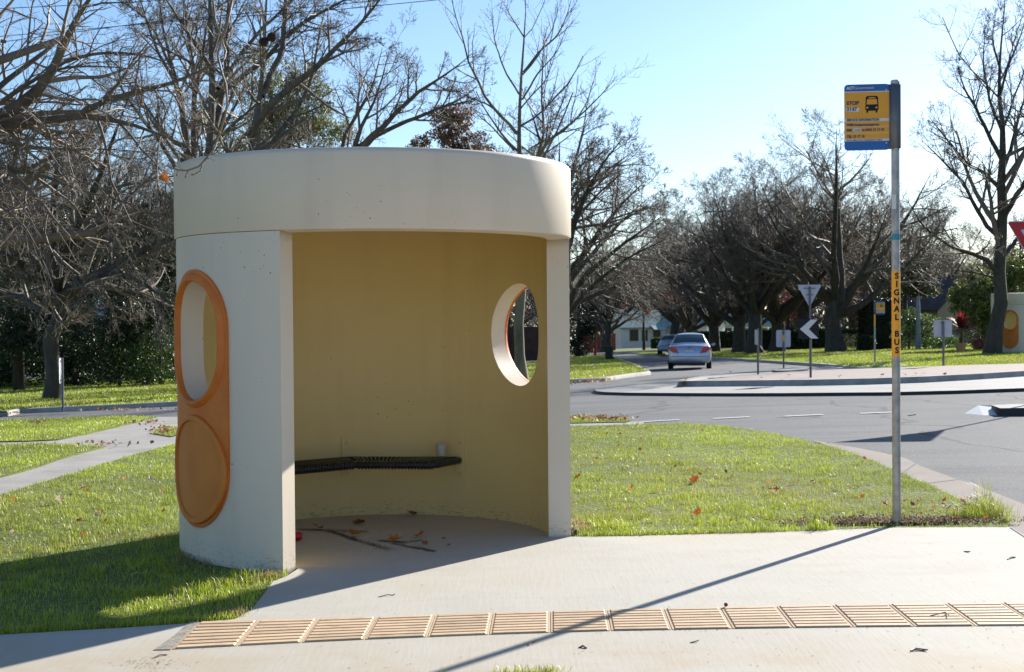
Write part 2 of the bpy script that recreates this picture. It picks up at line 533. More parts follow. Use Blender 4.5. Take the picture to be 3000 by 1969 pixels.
# the far ground, reaching the horizon
ys = np.concatenate([np.arange(-20, 150, 5), np.arange(150, 300, 25), [400, 700, 1200, 2000]])
xs = np.concatenate([[-1500, -700, -300, -150], np.arange(-90, 95, 5), [150, 300, 700, 1500]])
gx, gy = np.meshgrid(xs, ys)
V = np.column_stack([gx.ravel(), gy.ravel(), terr(gx, gy).ravel() - .22])
nx = len(xs)
i = (np.arange(len(ys) - 1)[:, None] * nx + np.arange(nx - 1)[None]).ravel()
tag(np_mesh('ground', V, [np.column_stack([i, i + 1, i + nx + 1, i + nx])], M['soil'], smoothf=True), kind='structure')

sheet('road', [(-60, 13), (-12, 13), (2, 13), (2.4, 9), (2.4, -4), (60, -4), (60, 150), (-60, 150)], ('r', 0.0), M['asphalt'], 1.2)

# concrete slab under and in front of the shelter
slab_edge_left = GX([(840, 1690), (800, 1705), (775, 1740), (735, 1790), (690, 1815), (600, 1824), (500, 1832), (350, 1842), (200, 1850), (0, 1862), (-300, 1880)])
slab_edge_right = GX([(1675, 1574), (1850, 1572), (2000, 1568), (2300, 1559), (2630, 1547), (2960, 1546)])
slab = slab_edge_left[::-1] + [(-1.38, 9.05), (-2.3, 9.9), (-2.2, 11), (-1, 11.55), (.2, 11.1), (.36, 10.25)] + slab_edge_right + [tuple(G(3060, 1600)[:2]), (4.6, 8.0), (4.8, -4), (-8, -4), (-8, 7.2)]
sheet('concrete_slab', slab, .004, M['slab'], .6, .13)

# footpath along the road and off to the left, lower than the turf beside it
path = GX([(-250, 1490), (0, 1452), (200, 1392), (400, 1332), (530, 1296), (800, 1280)]) + GX([(1690, 1247), (1890, 1242)]) + GX([(1885, 1232), (1690, 1234), (800, 1234), (540, 1219), (455, 1219), (-300, 1240)]) + [(-13, 15)]
sheet('footpath', path, -.016, M['path'], 1.0, .12)

lawn_right_edge = GX([(2945, 1524), (2840, 1476), (2750, 1433), (2640, 1386), (2560, 1350), (2470, 1319), (2380, 1294), (2300, 1277), (2200, 1259), (2100, 1247), (2000, 1241), (1850, 1244), (1690, 1248)])
arc = [(-.982 + 1.33 * math.cos(rad(a)), 10.22 + 1.33 * math.sin(rad(a))) for a in range(250, 0, -10)]
near_lawn = GX([(2955, 1546), (2630, 1547), (2300, 1559), (2000, 1568), (1850, 1572), (1680, 1574)])[::1] + arc[::-1] + slab_edge_left + [(-6.5, 8), (-6.5, 11.2)] + GX([(-200, 1492), (0, 1450), (200, 1390), (400, 1330), (530, 1296), (800, 1282)]) + lawn_right_edge[::-1]
sheet('lawn', near_lawn, .0, M['soil'], .5, .12)
verge = GX([(-260, 1300), (0, 1293), (90, 1291), (170, 1287), (260, 1270), (330, 1253), (400, 1237), (462, 1221), (300, 1220), (0, 1231), (-260, 1240)])
sheet('verge', verge, .0, M['soil'], .5, .15)
wedge = GX([(-200, 1420), (0, 1396), (60, 1381), (110, 1367), (170, 1345), (235, 1327), (305, 1310), (250, 1304), (150, 1301), (0, 1303), (-200, 1312)])
sheet('verge', wedge, .0, M['soil'], .5, .15)
patch = GX([(440, 1268), (470, 1256), (540, 1249), (800, 1243), (1690, 1238), (1835, 1235), (1851, 1231), (1810, 1226), (1760, 1222), (1675, 1218), (800, 1232), (560, 1262), (500, 1278)])
sheet('verge', patch, -.004, M['soil'], .5, .12)

gutter = GX([(2380, 1292), (2440, 1304), (2500, 1313), (2590, 1331), (2650, 1345), (2700, 1370), (2800, 1407), (2870, 1430), (3000, 1482), (3150, 1545)], 'road') + [(4.7, 9.0), (3.2, 9.6)] + lawn_right_edge[:6]
sheet('gutter', [(x, y) for x, y in gutter], ('r', .014), M['gutter'], .6)
# joints across the gutter
mb = MB()
for u, v, u2, v2 in ((2640, 1386, 2682, 1363), (2712, 1414, 2806, 1409), (2845, 1460, 2905, 1452)):
    a, b = G(u, v), G(u2, v2, 'road')
    d = np.array([b[1] - a[1], a[0] - b[0]]); d = d / np.linalg.norm(d) * .008
    q = [a[:2] + d, b[:2] + d, b[:2] - d, a[:2] - d]
    mb.add([(x, y, float(terr(x, y) + roff(y)) + .019) for x, y in q], [(0, 1, 2, 3)])
tag(mb.build('gutter_joints', M['trim']), kind='structure')

# far lawns
fl = GX([(-300, 1222), (20, 1208), (60, 1200), (300, 1190), (520, 1179), (1000, 1152), (1500, 1125), (1675, 1113), (1770, 1108), (1840, 1098), (1905, 1090), (1872, 1072), (1800, 1047), (1788, 1041), (1675, 1041)])
far_lawn = fl + [(2.0, 88), (-8, 92), (-50, 92), (-50, 26)]
sheet('far_lawn', far_lawn, .0, M['soil'], 1.2, .15, .02, skirt_mat=M['kerb'])
far_verge = GX([(1400, 1026), (1700, 1026), (1830, 1032), (1930, 1040), (1950, 1037), (1950, 1012)]) + [(24, 230), (-10, 230)]
sheet('far_lawn', far_verge, .0, M['soil'], 3, .12, .02, skirt_mat=M['kerb'])
rl_front = GX([(1990, 1020), (2030, 1037), (2085, 1047), (2250, 1057), (2420, 1068), (2500, 1077), (2620, 1080), (2800, 1078), (3000, 1072), (3300, 1066)])
right_lawn = rl_front + [(45, 62), (60, 150), (35, 190), (20, 190)]
sheet('far_lawn', right_lawn, .0, M['soil'], 1.5, .15, .02, skirt_mat=M['kerb'])
# pale landing beside the distant stop
sheet('footpath', GX([(2520, 1066), (2600, 1063), (2680, 1070), (2640, 1077), (2530, 1074)]), .02, M['path'], 2)

# kerb stones on top of the lawn edges, each run one strip
def kerb_run(pts, w, h, off, m, name='kerb'):
    p = np.array(pts)
    q = []
    for a, b in zip(p[:-1], p[1:]):
        n = max(1, int(np.linalg.norm(b - a) / .8)); q += [a + (b - a) * k / n for k in range(n)]
    p = np.array(q + [p[-1]])
    d = np.gradient(p, axis=0); d /= np.linalg.norm(d, axis=1)[:, None]
    nrm = np.column_stack([d[:, 1], -d[:, 0]])
    prof = [(.03, -.14), (.015, h - .02), (-.01, h), (-w, h), (-w, -.1)]
    V = []
    for s, z in prof:
        xy = p + nrm * s
        V.append(np.column_stack([xy, terr(xy[:, 0], xy[:, 1]) + off + z]))
    V = np.concatenate(V); n = len(p); F4 = []
    i = np.arange(n - 1)
    for k in range(len(prof) - 1):
        F4.append(np.column_stack([i + k * n, i + 1 + k * n, i + 1 + (k + 1) * n, i + (k + 1) * n]))
    return tag(np_mesh(name, V, F4, m), kind='structure')
kerb_run(fl[1:13], .18, .03, .0, M['kerb'])
kerb_run(rl_front[1:], .18, .02, .0, M['kerb'])

# roundabout
ap = GX([(1740, 1142), (1748, 1146), (1775, 1148.5), (1850, 1150.5), (2000, 1151.5), (2150, 1152), (2300, 1151.5), (2600, 1149), (2800, 1144), (3000, 1137), (3250, 1128)], -.03)
ap_back = GX([(1990, 1113), (1900, 1122), (1800, 1131), (1752, 1138)], -.03)
apron = ap + [(24, 34), (26, 45), (20, 52), (12, 52), (7, 48)] + ap_back
sheet('roundabout_apron', apron, -.03, M['apron'], .8, .08, .03, skirt_mat=M['trim'])  # edge face coloured near black to stand in for its shade
isl = GX([(1988, 1119.5), (2000, 1118), (2100, 1116.5), (2359, 1114), (2550, 1110), (2718, 1104), (2860, 1096), (3000, 1087), (3250, 1070)], .10)
isl_back = GX([(3250, 1058), (3000, 1065), (2850, 1069), (2700, 1074), (2550, 1079), (2400, 1084), (2300, 1089), (2221, 1094), (2100, 1104), (2030, 1112), (1995, 1117)], .10)
sheet('roundabout_island', isl + isl_back, .10, M['redpave'], .7, .14, .07, skirt_mat=M['kerb'])
kerb_run(isl_back[-4:] + isl, .22, .012, .10, M['kerb'])

# near splitter island with a pale nose
sp_isl = GX([(2930, 1196), (3000, 1195), (3200, 1191), (3200, 1182), (2960, 1184), (2905, 1187)], .03)
sheet('splitter_island', sp_isl, .03, M['apron'], .6, .16, .01, skirt_mat=M['trim'])
mb = MB()
a, b, c, d = (np.array(q) for q in GX([(2826, 1211), (2880, 1216.5), (2932, 1217), (2868, 1189)], 'road'))
g, = (np.array(q) for q in GX([(2905, 1186.5)], .02))
hh = lambda q, z: (q[0], q[1], float(terr(q[0], q[1]) + roff(q[1])) + z)
e2, f2 = GX([(2866, 1188), (2928, 1190)], .0)
mb.add([hh(a, 0), hh(b, 0), hh(c, 0), hh(e2, .10), hh(f2, .11), hh(g, .11), hh(d, .0)], [(0, 1, 3), (1, 4, 3), (1, 2, 4), (0, 3, 6), (3, 4, 5), (3, 5, 6)])
tag(mb.build('splitter_nose', M['white']), kind='structure')
far_isl = GX([(2262, 1084), (2275, 1086), (2368, 1084), (2366, 1079), (2310, 1076)], .03)
sheet('splitter_island', far_isl, .03, M['apron'], .8, .13, .02, skirt_mat=M['trim'])

# dashed line
mb = MB()
for (u0, v0), (u1, v1) in (((1885, 1237.5), (1990, 1231.5)), ((2090, 1228.5), (2195, 1223)), ((2300, 1221.5), (2412, 1216)), ((2520, 1213), (2612, 1209.5))):
    a, b = G(u0, v0, 'road')[:2], G(u1, v1, 'road')[:2]
    d = b - a; d /= np.linalg.norm(d); nn = np.array([-d[1], d[0]]) * .055
    n = 4
    for k in range(n):
        p0, p1 = a + (b - a) * k / n, a + (b - a) * (k + 1) / n
        q = [p0 - nn, p1 - nn, p1 + nn, p0 + nn]
        mb.add([(x, y, float(terr(x, y) + roff(y)) + .014) for x, y in q], [(0, 1, 2, 3)])
tag(mb.build('lane_markings', M['white']), kind='structure')

# ------------------------------------------------------------------ bus shelter
RW, TW, H1, H2 = 1.40, .162, 2.16, 2.68
AL, AR = rad(-109.8), rad(1.1)
AX = (AL + AR) / 2
PANEL_A = [rad(-143.0), rad(33.0)]                  # middle of the two orange panels
HOLE = ((.312, .385), .395, 1.464)                            # half width, half height, middle height

def pill(hw, z0, z1, n=14, p=2.0):
    """outline with round ends; s along the wall, z up"""
    o = []
    for k in range(2 * n):
        a = math.pi * k / (2 * n - 1)
        o.append((hw * math.cos(a), z1 - hw + hw * math.sin(a)))
    for k in range(2 * n):
        a = math.pi + math.pi * k / (2 * n - 1)
        o.append((hw * math.cos(a), z0 + hw + hw * math.sin(a)))
    return o

def hole_outline(grow=0.0, k=0):
    hw, hh, zc = HOLE
    hw = hw[k]
    return pill(hw + grow, zc - hh - grow, zc + hh + grow)

def onwall(a, s, r, z):
    return (r * math.cos(a + s / RW), r * math.sin(a + s / RW), z)

def curved_patch(outer, holes, step=.06):
    """triangulated flat patch (s, z) with holes -> 2d points, triangles"""
    pts = list(outer); loops = [list(range(len(outer)))]
    for h in holes:
        loops.append(list(range(len(pts), len(pts) + len(h)))); pts += h
    oa = np.array(outer); lo, hi = oa.min(0), oa.max(0)
    gx, gz = np.meshgrid(np.arange(lo[0] + step * .5, hi[0], step), np.arange(lo[1] + step * .5, hi[1], step * 2))
    gx, gz = gx.ravel(), gz.ravel()
    k = inpoly(outer, gx, gz)
    for h in holes: k &= ~inpoly(h, gx, gz)
    allp = [Vector(q) for q in pts] + [Vector((a, b)) for a, b in zip(gx[k], gz[k])]
    edges = [(l[i], l[(i + 1) % len(l)]) for l in loops for i in range(len(l))]
    r = delaunay_2d_cdt(allp, edges, [], 0, 1e-5)
    xy = np.array([(q.x, q.y) for q in r[0]])
    T = np.array([t for t in r[2] if len(t) == 3])
    c = xy[T].mean(1)
    ok = inpoly(outer, c[:, 0], c[:, 1])
    for h in holes: ok &= ~inpoly(h, c[:, 0], c[:, 1])
    T = T[ok]
    a, b, d = xy[T[:, 0]], xy[T[:, 1]], xy[T[:, 2]]
    fl_ = ((b[:, 0] - a[:, 0]) * (d[:, 1] - a[:, 1]) - (b[:, 1] - a[:, 1]) * (d[:, 0] - a[:, 0])) < 0
    T[fl_] = T[fl_][:, ::-1]
    return xy, T

def strip(c0, c1, closed=True):
    n = len(c0); i = np.arange(n if closed else n - 1); j = (i + 1) % n
    return np.concatenate([c0, c1]), np.column_stack([i, j, j + n, i + n])

def make_shelter(label, loc, rotz, opening=True):
    root = thing('bus_shelter', label, 'bus shelter', loc, rotz, None)
    # wall: from AR round the back to AL
    span = (2 * math.pi - (AR - AL)) * RW
    a0 = AR
    cen = [((pa - a0) % (2 * math.pi)) * RW for pa in PANEL_A]
    outer = [(0, -.05), (span, -.05), (span, H1), (0, H1)]
    outer = densify(outer, .07)
    holes = [[(c + s, z) for s, z in hole_outline(0, k)] for k, c in enumerate(cen)]
    holes_in = [[(c + s * (1.17, .99)[k], z) for s, z in hole_outline(0, k)] for k, c in enumerate(cen)]
    xy, T = curved_patch(outer, holes)
    xyi, Ti = curved_patch(outer, holes_in)
    def w(q, r): return np.column_stack([r * np.cos(a0 + q[:, 0] / RW), r * np.sin(a0 + q[:, 0] / RW), q[:, 1]])
    Vs = [w(xy, RW), w(xyi, RW - TW)]; Fs = [T, Ti[:, ::-1] + len(xy)]
    n = len(xy) + len(xyi)
    for h, hi_ in zip([outer] + holes, [outer] + holes_in):
        v, q = strip(w(np.array(h), RW), w(np.array(hi_), RW - TW))
        Vs.append(v); Fs.append(q[:, ::-1] + n); n += len(v)
    np_mesh('wall', np.concatenate(Vs), Fs, [M['paint'], M['paint_in']], root, True, [0] * len(T) + [1] * len(Ti) + [0] * sum(len(f) for f in Fs[2:]))
    # roof: rounded drum, hollow underneath
    prof = [(RW - TW + .03, H1 - .004), (RW + .004, H1 + .004), (RW + .012, H1 + .014), (RW + .012, H2 - .045)]
    for k in range(1, 7):
        a = rad(90 * k / 6); prof.append((RW + .012 - .04 + .04 * math.cos(a), H2 - .045 + .04 * math.sin(a)))
    prof += [(1.0, H2 + .0), (.5, H2 + .015), (.001, H2 + .02)]
    mb = MB().lathe(prof, 128)
    mb.cur = 1
    mb.lathe([(.001, 2.55), (.6, 2.55), (RW - TW - .002, 2.56), (RW - TW - .002, H1 - .003), (RW - TW + .03, H1 - .004)], 128)
    mb.build('roof', [M['paint'], M['paint_in']], root, angle=40)
    # orange window panels: plate, raised ring, raised dish
    for pi_, pa in enumerate(PANEL_A):
        plate = pill((.392, .445)[pi_], .225, 1.935)
        xy2, T2 = curved_patch(plate, [hole_outline(.02, pi_)], .05)
        def pw(q, r, pa=pa): q = np.asarray(q); return np.column_stack([r * np.cos(pa + q[:, 0] / RW), r * np.sin(pa + q[:, 0] / RW), q[:, 1]])
        Vp = [pw(xy2, RW + .016)]; Fp = [T2]; k = len(xy2)
        for h, r1 in ((plate, RW - .002), (hole_outline(.02, pi_), RW - .01)):
            v, q = strip(pw(h, RW + .016), pw(h, r1)); Vp.append(v); Fp.append(q[:, ::-1] + k); k += len(v)
        p = np_mesh('window_panel', np.concatenate(Vp), Fp, M['orange'], root, True)
        # ring round the opening
        Vr = []; Fr = []; k = 0
        prof2 = [(.0, .0), (.0, .030), (.008, .040), (.018, .043), (.030, .039), (.036, .031), (.046, .028), (.054, .014)]
        loops = [pw(hole_outline(g, pi_), RW + d) for g, d in prof2]
        for A, B in zip(loops[:-1], loops[1:]):
            v, q = strip(A, B); Vr.append(v); Fr.append(q[:, ::-1] + k); k += len(v)
        o = np_mesh('window_ring', np.concatenate(Vr), Fr, M['orange'], p, True)
        bm = bmesh.new(); bm.from_mesh(o.data); bmesh.ops.remove_doubles(bm, verts=bm.verts, dist=1e-5); bm.to_mesh(o.data); bm.free()
        # dish below
        Vr = []; Fr = []; k = 0
        def circ(r): return [(r * .97 * math.cos(2 * math.pi * j / 56), .612 + r * .905 * math.sin(2 * math.pi * j / 56)) for j in range(56)]
        prof3 = [(.398, .014), (.398, .034), (.392, .040), (.362, .040), (.356, .036), (.353, .024), (.345, .024), (.2, .025), (.1, .025), (.002, .025)]
        loops = [pw(circ(r), RW + d) for r, d in prof3]
        Vr = np.concatenate(loops); nn = 56; i = np.arange(nn); j = (i + 1) % nn
        Fr = [np.column_stack([i + b * nn, j + b * nn, j + (b + 1) * nn, i + (b + 1) * nn]) for b in range(len(loops) - 1)]
        o = np_mesh('dish', Vr, Fr, M['disc'], p, True)
        bm = bmesh.new(); bm.from_mesh(o.data)
        for e in bm.edges: e.smooth = not (len(e.link_faces) == 2 and e.calc_face_angle(0) > rad(25))
        bm.to_mesh(o.data); bm.free()
    # bench: steel rails wound with black rods, on plates against the back wall
    ba = [rad(63), rad(107), rad(151)]
    rin, rout, bz = .84, RW - TW - .03, .455
    fr = [Vector((rin * math.cos(a), rin * math.sin(a), bz)) for a in ba]
    bk = [Vector((rout * math.cos(a), rout * math.sin(a), bz)) for a in ba]
    mb = MB()
    mb.tube([bk[0] - Vector((0, 0, 0)), fr[0] + (bk[0] - fr[0]) * .14, fr[0] + (fr[1] - fr[0]) * .06, fr[1] + (fr[0] - fr[1]) * .03, fr[1], fr[1] + (fr[2] - fr[1]) * .03, fr[2] + (fr[1] - fr[2]) * .06, fr[2] + (bk[2] - fr[2]) * .14, bk[2]], .028, 12)
    mb.tube([fr[1], bk[1]], .024, 10)
    for k in range(2): mb.tube([bk[k] + (fr[k] - bk[k]) * .09 + Vector((0, 0, .016)), bk[k + 1] + (fr[k + 1] - bk[k + 1]) * .09 + Vector((0, 0, .016))], .018, 10)
    bench = mb.build('bench', M['black'], root, angle=50)
    mb = MB()
    for k in range(2):
        A, B, C_, D = fr[k], fr[k + 1], bk[k], bk[k + 1]
        n = int((B - A).length / .026)
        for q in range(1, n):
            t = q / n
            f0 = A + (B - A) * t; b0 = C_ + (D - C_) * t
            dv = (b0 - f0).normalized()
            up = Vector((0, 0, 1))
            ringp = [f0 - up * .031 + dv * .0, f0 - dv * .022 - up * .022, f0 - dv * .031, f0 - dv * .022 + up * .022, f0 + up * .031, b0 - dv * .05 + up * .031, b0 - dv * .02 + up * .02]
            mb.tube(ringp, .0075, 5)
    mb.build('seat_rods', M['black'], bench, True)
    for a in ba:
        m4 = Matrix.Rotation(a, 3, 'Z')
        rr = RW - TW - .006
        c = (rr * math.cos(a), rr * math.sin(a), .475)
        b_ = MB().box(c, (.014, .082, .33), m4, .003).build('wall_plate', M['paint_in'], bench)
        for dz in (-.12, .12):
            q = Vector((rr - .012, 0, 0)); q.rotate(Matrix.Rotation(a, 3, 'Z'))
            MB().box((q.x, q.y, .475 + dz), (.012, .022, .022), m4, .004).build('bolt', M['bracket'], b_)
    return root

SHC = (-.982, 10.2198, 0)
make_shelter('large round cream concrete bus shelter in front, open doorway and orange oval window panel', SHC, 0)
q = P(3000, 1000, 63.6)
make_shelter('small distant cream bus shelter cut off by the right edge, behind a trunk', onground(q[0], 63.6, -.03), rad(8))
# ------------------------------------------------------------------ lettering
def letters(name, text, size, m, parent, loc, align='LEFT', bend=None, depth=.0006, stretch=1.0, weight=0.0, spacing=1.0):
    """flat raised lettering in the parent's x-z plane, facing -y; bend=(cx, cy, r) wraps it on a tube"""
    cu = bpy.data.curves.new('t', 'FONT')
    cu.body = text; cu.size = size; cu.align_x = align; cu.extrude = depth; cu.offset = weight; cu.space_character = spacing
    cu.resolution_u = 3
    t = bpy.data.objects.new('t', cu); COL.objects.link(t)
    dg = bpy.context.evaluated_depsgraph_get(); dg.update()
    me = bpy.data.meshes.new_from_object(t.evaluated_get(dg))
    bpy.data.objects.remove(t); bpy.data.curves.remove(cu)
    if bend:                                       # cut into upright slices so that the faces can follow the tube
        bm = bmesh.new(); bm.from_mesh(me)
        for k in range(-14, 15):
            bmesh.ops.bisect_plane(bm, geom=bm.verts[:] + bm.edges[:] + bm.faces[:], plane_co=(k * .002, 0, 0), plane_no=(1, 0, 0))
        bmesh.ops.triangulate(bm, faces=bm.faces[:])
        bm.to_mesh(me); bm.free()
    n = len(me.vertices); co = np.zeros(n * 3, np.float32); me.vertices.foreach_get('co', co); co = co.reshape(-1, 3)
    X = co[:, 0] * stretch + loc[0]; Z = co[:, 1] + loc[2]; Y = loc[1] - co[:, 2]
    if bend:
        cx, cy, r = bend
        a = (X - cx) / r; rr = r + .0008 + co[:, 2]
        X = cx + rr * np.sin(a); Y = cy - rr * np.cos(a)
    me.vertices.foreach_set('co', np.column_stack([X, Y, Z]).astype(np.float32).ravel())
    me.materials.clear(); me.update(); me.name = name
    return link(name, me, m, parent)

def flat(poly, y, name, m, parent, th=.0006):
    return MB().prism(poly, y - th, y).build(name, m, parent)

# ------------------------------------------------------------------ bus stop pole (near)
PR = .031
pb = G(2627, 1537)
TOPZ = P(2628, 240, pb[1])[2]
def stop_pole(label, loc, rotz, top, near=True, flip=1):
    k = 1.0
    root = thing('bus_stop_pole', label, 'bus stop sign', loc, rotz)
    MB().tube([(0, 0, -.1), (0, 0, top)], PR, 24).build('pole', M['galv'], root, angle=40)
    MB().lathe([(PR - .002, top - .012), (PR + .004, top - .012), (PR + .004, top + .004), (PR - .004, top + .014), (.001, top + .017)], 20).build('cap', M['signback'], root, angle=40)
    z1, z0 = top - .012, top - .512                      # sign top and bottom
    W = .335
    x1 = -PR - .012 if flip > 0 else PR + .012 + W       # right edge of the panel
    x0 = x1 - W
    br = MB().box((0, -.002, (z0 + z1) / 2), (2 * PR + .012, 2 * PR + .010, z1 - z0 + .004), None, .012)
    br.box(((-1) ** (flip > 0) * (PR + .012), .0, (z0 + z1) / 2), (.03, .006, z1 - z0 - .01))
    br.build('bracket', M['darkgalv'], root, angle=40)
    Y = -.004
    H = z1 - z0
    full = rrect(x0, z0, x1, z1, .028)
    pn = MB().prism(full, Y, Y + .003).build('sign_panel', M['signblue'], root)
    zz = lambda f: z1 - f * H
    def band(f0, f1, m, d, name, xa=0, xb=0): flat([(x0 + .002 + xa, zz(f1)), (x1 - .002 - xb, zz(f1)), (x1 - .002 - xb, zz(f0)), (x0 + .002 + xa, zz(f0))], Y - d, name, m, pn)
    band(.112, .862, M['signyel'], 0, 'yellow_field')
    band(.106, .120, M['signwhite'], .0012, 'rule')
    # front view of a bus
    bx, bz0, bw, bh = x0 + .205, zz(.428), .098, .112
    bp = []
    for q in rrect(bx - bw / 2, bz0 + .012, bx + bw / 2, bz0 + bh + .012, .016, 4):
        f = (q[1] - bz0) / bh
        bp.append((bx + (q[0] - bx) * (1 - .10 * max(0, f - .35)), q[1]))
    bus = flat(bp, Y - .0012, 'bus_symbol', M['signblack'], pn)
    for s in (-1, 1): flat(rrect(bx + s * .034 - .007, bz0 - .003, bx + s * .034 + .007, bz0 + .014, .003, 2), Y - .0013, 'bus_wheel', M['signblack'], bus)
    flat([(bx - .040, bz0 + .060), (bx + .040, bz0 + .060), (bx + .036, bz0 + .099), (bx - .036, bz0 + .099)], Y - .0024, 'bus_windscreen', M['signyel'], bus)
    flat(rrect(bx - .026, bz0 + .105, bx + .026, bz0 + .114, .004, 3), Y - .0024, 'bus_destination', M['signyel'], bus)
    for s in (-1, 1): flat([(bx + s * .034 + .008 * math.cos(rad(a)), bz0 + .036 + .008 * math.sin(rad(a))) for a in range(0, 360, 30)], Y - .0024, 'bus_lamp', M['signyel'], bus)
    band(.520, .563, M['signwhite'], .0012, 'white_band')
    band(.640, .645, M['signwhite'], .0012, 'rule')
    band(.735, .740, M['signwhite'], .0012, 'rule')
    band(.828, .862, M['signwhite'], .0012, 'white_band')
    if near:
        lx = x0 + .017
        band(.352, .412, M['signwhite'], .0012, 'white_box', .012, W - .112)
        band(.665, .712, M['signwhite'], .0012, 'white_box', .064, W - .124)
        L = lambda s, sz, f, m=M['navy'], x=lx, st=1.0, w=.0: letters('lettering', s, sz, m, pn, (x, Y - .0024, zz(f)), weight=w, stretch=st)
        L('ACT', .030, .074, M['signwhite'], st=.95, w=.0016); L('Government', .031, .074, M['signwhite'], lx + .058, .92)
        L('STOP', .038, .308, w=.0017); L('3147', .038, .402, w=.0011)
        L('SERVICE INFORMATION', .0245, .556, w=.0011, st=.92)
        L('WEB transport.act.gov.au', .0245, .628, w=.0011, st=.94)
        L('SMS', .0225, .708, w=.0011); L('3147', .0225, .708, x=lx + .055, w=.0003); L('to 0432 13 17 10', .0245, .708, x=lx + .114, w=.0011, st=.95)
        L('TEL 13 17 10', .0245, .805, w=.0011)
        L('DATA, SMS & CALL CHARGES MAY APPLY', .0155, .857, w=.0003, st=.92)
    for f in (.092, .895):
        MB().lathe([(.001, 0), (.006, 0), (.007, .004), (.001, .005)], 10).build('bolt', M['signback'], pn)
        b = children_of(pn)[-1]; b.rotation_euler = (rad(90), 0, 0); b.location = (x1 - .024, Y - .001, zz(f))
    # orange strip with stacked letters
    s1, s0 = EYE + (908 - 793) / F * pb[1], EYE + (908 - 1043) / F * pb[1]
    if not near: s1, s0 = 2.02, 1.37
    mb = MB()
    n = 28; prof = []
    r = PR + .0012
    v = []; f = []
    for i in range(n + 1):
        a = rad(-170 + 340 * i / n)
        for z in (s0, s1): v.append((r * math.sin(a), -r * math.cos(a), z))
    for i in range(n): f.append((2 * i, 2 * i + 2, 2 * i + 3, 2 * i + 1))
    st = mb.add(v, f).build('orange_strip', M['strip'], root, True)
    if near:
        step = (s1 - s0) / 10.35
        for i, ch in enumerate('SIGNAL BUS'):
            if ch == ' ': continue
            letters('lettering', ch, .062, M['signblack'], st, (.002, 0, s1 - step * (i + .92)), 'CENTER', (0, 0, PR + .0012), weight=.0022)
        # teal sticker and pale tape
        def wrap(za, zb, a0, a1, m, name):
            v = []; f = []; r = PR + .001
            for i in range(13):
                a = rad(a0 + (a1 - a0) * i / 12)
                for z in (za, zb): v.append((r * math.sin(a), -r * math.cos(a), z))
            for i in range(12): f.append((2 * i, 2 * i + 2, 2 * i + 3, 2 * i + 1))
            MB().add(v, f).build(name, m, root, True)
        za = EYE + (908 - 702) / F * pb[1]
        wrap(za, za + .046, -78, 70, M['teal'], 'sticker')
        za = EYE + (908 - 612) / F * pb[1]
        wrap(za, za + .11, -60, 0, M['signwhite'], 'pale_tape')
    return root
stop_pole('tall bus stop pole by the footpath with blue and yellow sign panel and orange strip', tuple(pb), rad(-7), TOPZ)

q = G(2563, 1063)
stop_pole('far bus stop pole with small yellow sign, across the roundabout', tuple(q), rad(-14), (P(2563, 882, q[1])[2] - q[2]), near=False, flip=-1)

# ------------------------------------------------------------------ road signs
def post(root, h, r, m, name='post'):
    return MB().tube([(0, 0, -.1), (0, 0, h)], r, 12).build(name, m, root, angle=40)

def sc(px, y): return px / F * y

# chevron marker
q = G(2375, 1106, .10); y = q[1]
r = thing('chevron_sign', 'square black sign with white chevron pointing left on the roundabout island', 'road sign', tuple(q), rad(-12))
zc = P(2375, 964, y)[2] - q[2]; w = sc(59, y)
post(r, zc + w * .3, .03, M['postgrey'])
pn = MB().prism(rrect(-w / 2, zc - w / 2, w / 2, zc + w / 2, .03), -.045, -.04).build('sign_panel', M['signblack'], r)
pn.location.x = -.05
h = w * .47
flat([(-w * .42, zc), (w * .12, zc + h), (w * .45, zc + h), (w * .02, zc), (w * .48, zc - h), (w * .12, zc - h)], -.046, 'chevron', M['signwhite'], pn, .002)
for dz in (.15, -.15): MB().box((0, -.02, zc + dz), (.08, .04, .03)).build('clamp', M['postgrey'], r)

# back of give-way sign
q = G(2374, 1083, .02); y = q[1]
r = thing('give_way_sign', 'upside down grey triangle, back of a sign above the black chevron', 'road sign', tuple(q), rad(6))
zt = P(2370, 834, y)[2] - q[2]; w = sc(71, y); hgt = sc(62, y)
post(r, zt - .06, .033, M['postgrey'])
tri = [(-w / 2 + .03, zt), (-w / 2, zt - .03), (-.03, zt - hgt), (.03, zt - hgt), (w / 2, zt - .03), (w / 2 - .03, zt)]
pn = MB().prism(tri, -.055, -.05).build('sign_panel', M['signback'], r)
for dz, k in ((.12, .5), (.33, .3)): MB().box((0, -.042, zt - dz), (w * k, .02, .03)).build('clamp', M['postgrey'], r)
r.rotation_euler.z += math.pi
# keep-left sign turned edge on
def edge_sign(label, u, vb, vt, vs0, vs1, rot, m=None, loops=False, off=.1, wd=.45, post_r=.03, grp=None):
    q = G(u, vb, off); y = q[1]
    r = thing('road_sign', label, 'road sign', tuple(q), rot, grp)
    top = P(u, vt, y)[2] - q[2]
    post(r, top, post_r, M['postgrey'])
    z1, z0 = P(u, vs0, y)[2] - q[2], P(u, vs1, y)[2] - q[2]
    MB().prism(rrect(-wd / 2, z0, wd / 2, z1, .05), -.050, -.044).build('sign_panel', m or M['signback'], r)
    for dz in (z1 - .08, z0 + .08): MB().box((0, -.030, dz), (.09, .035, .03)).build('clamp', M['postgrey'], r)
    return r, z0, z1
edge_sign('thin grey sign on a post turned edge on, left of the white backed sign', 2221, 1097, 962, 966, 1010, rad(-88), wd=.42)
r, z0, z1 = edge_sign('white backed sign with an orange band on its post, between pole and chevron', 2296, 1077, 966, 967, 1017, rad(176), off=.03, wd=sc(38, 55))
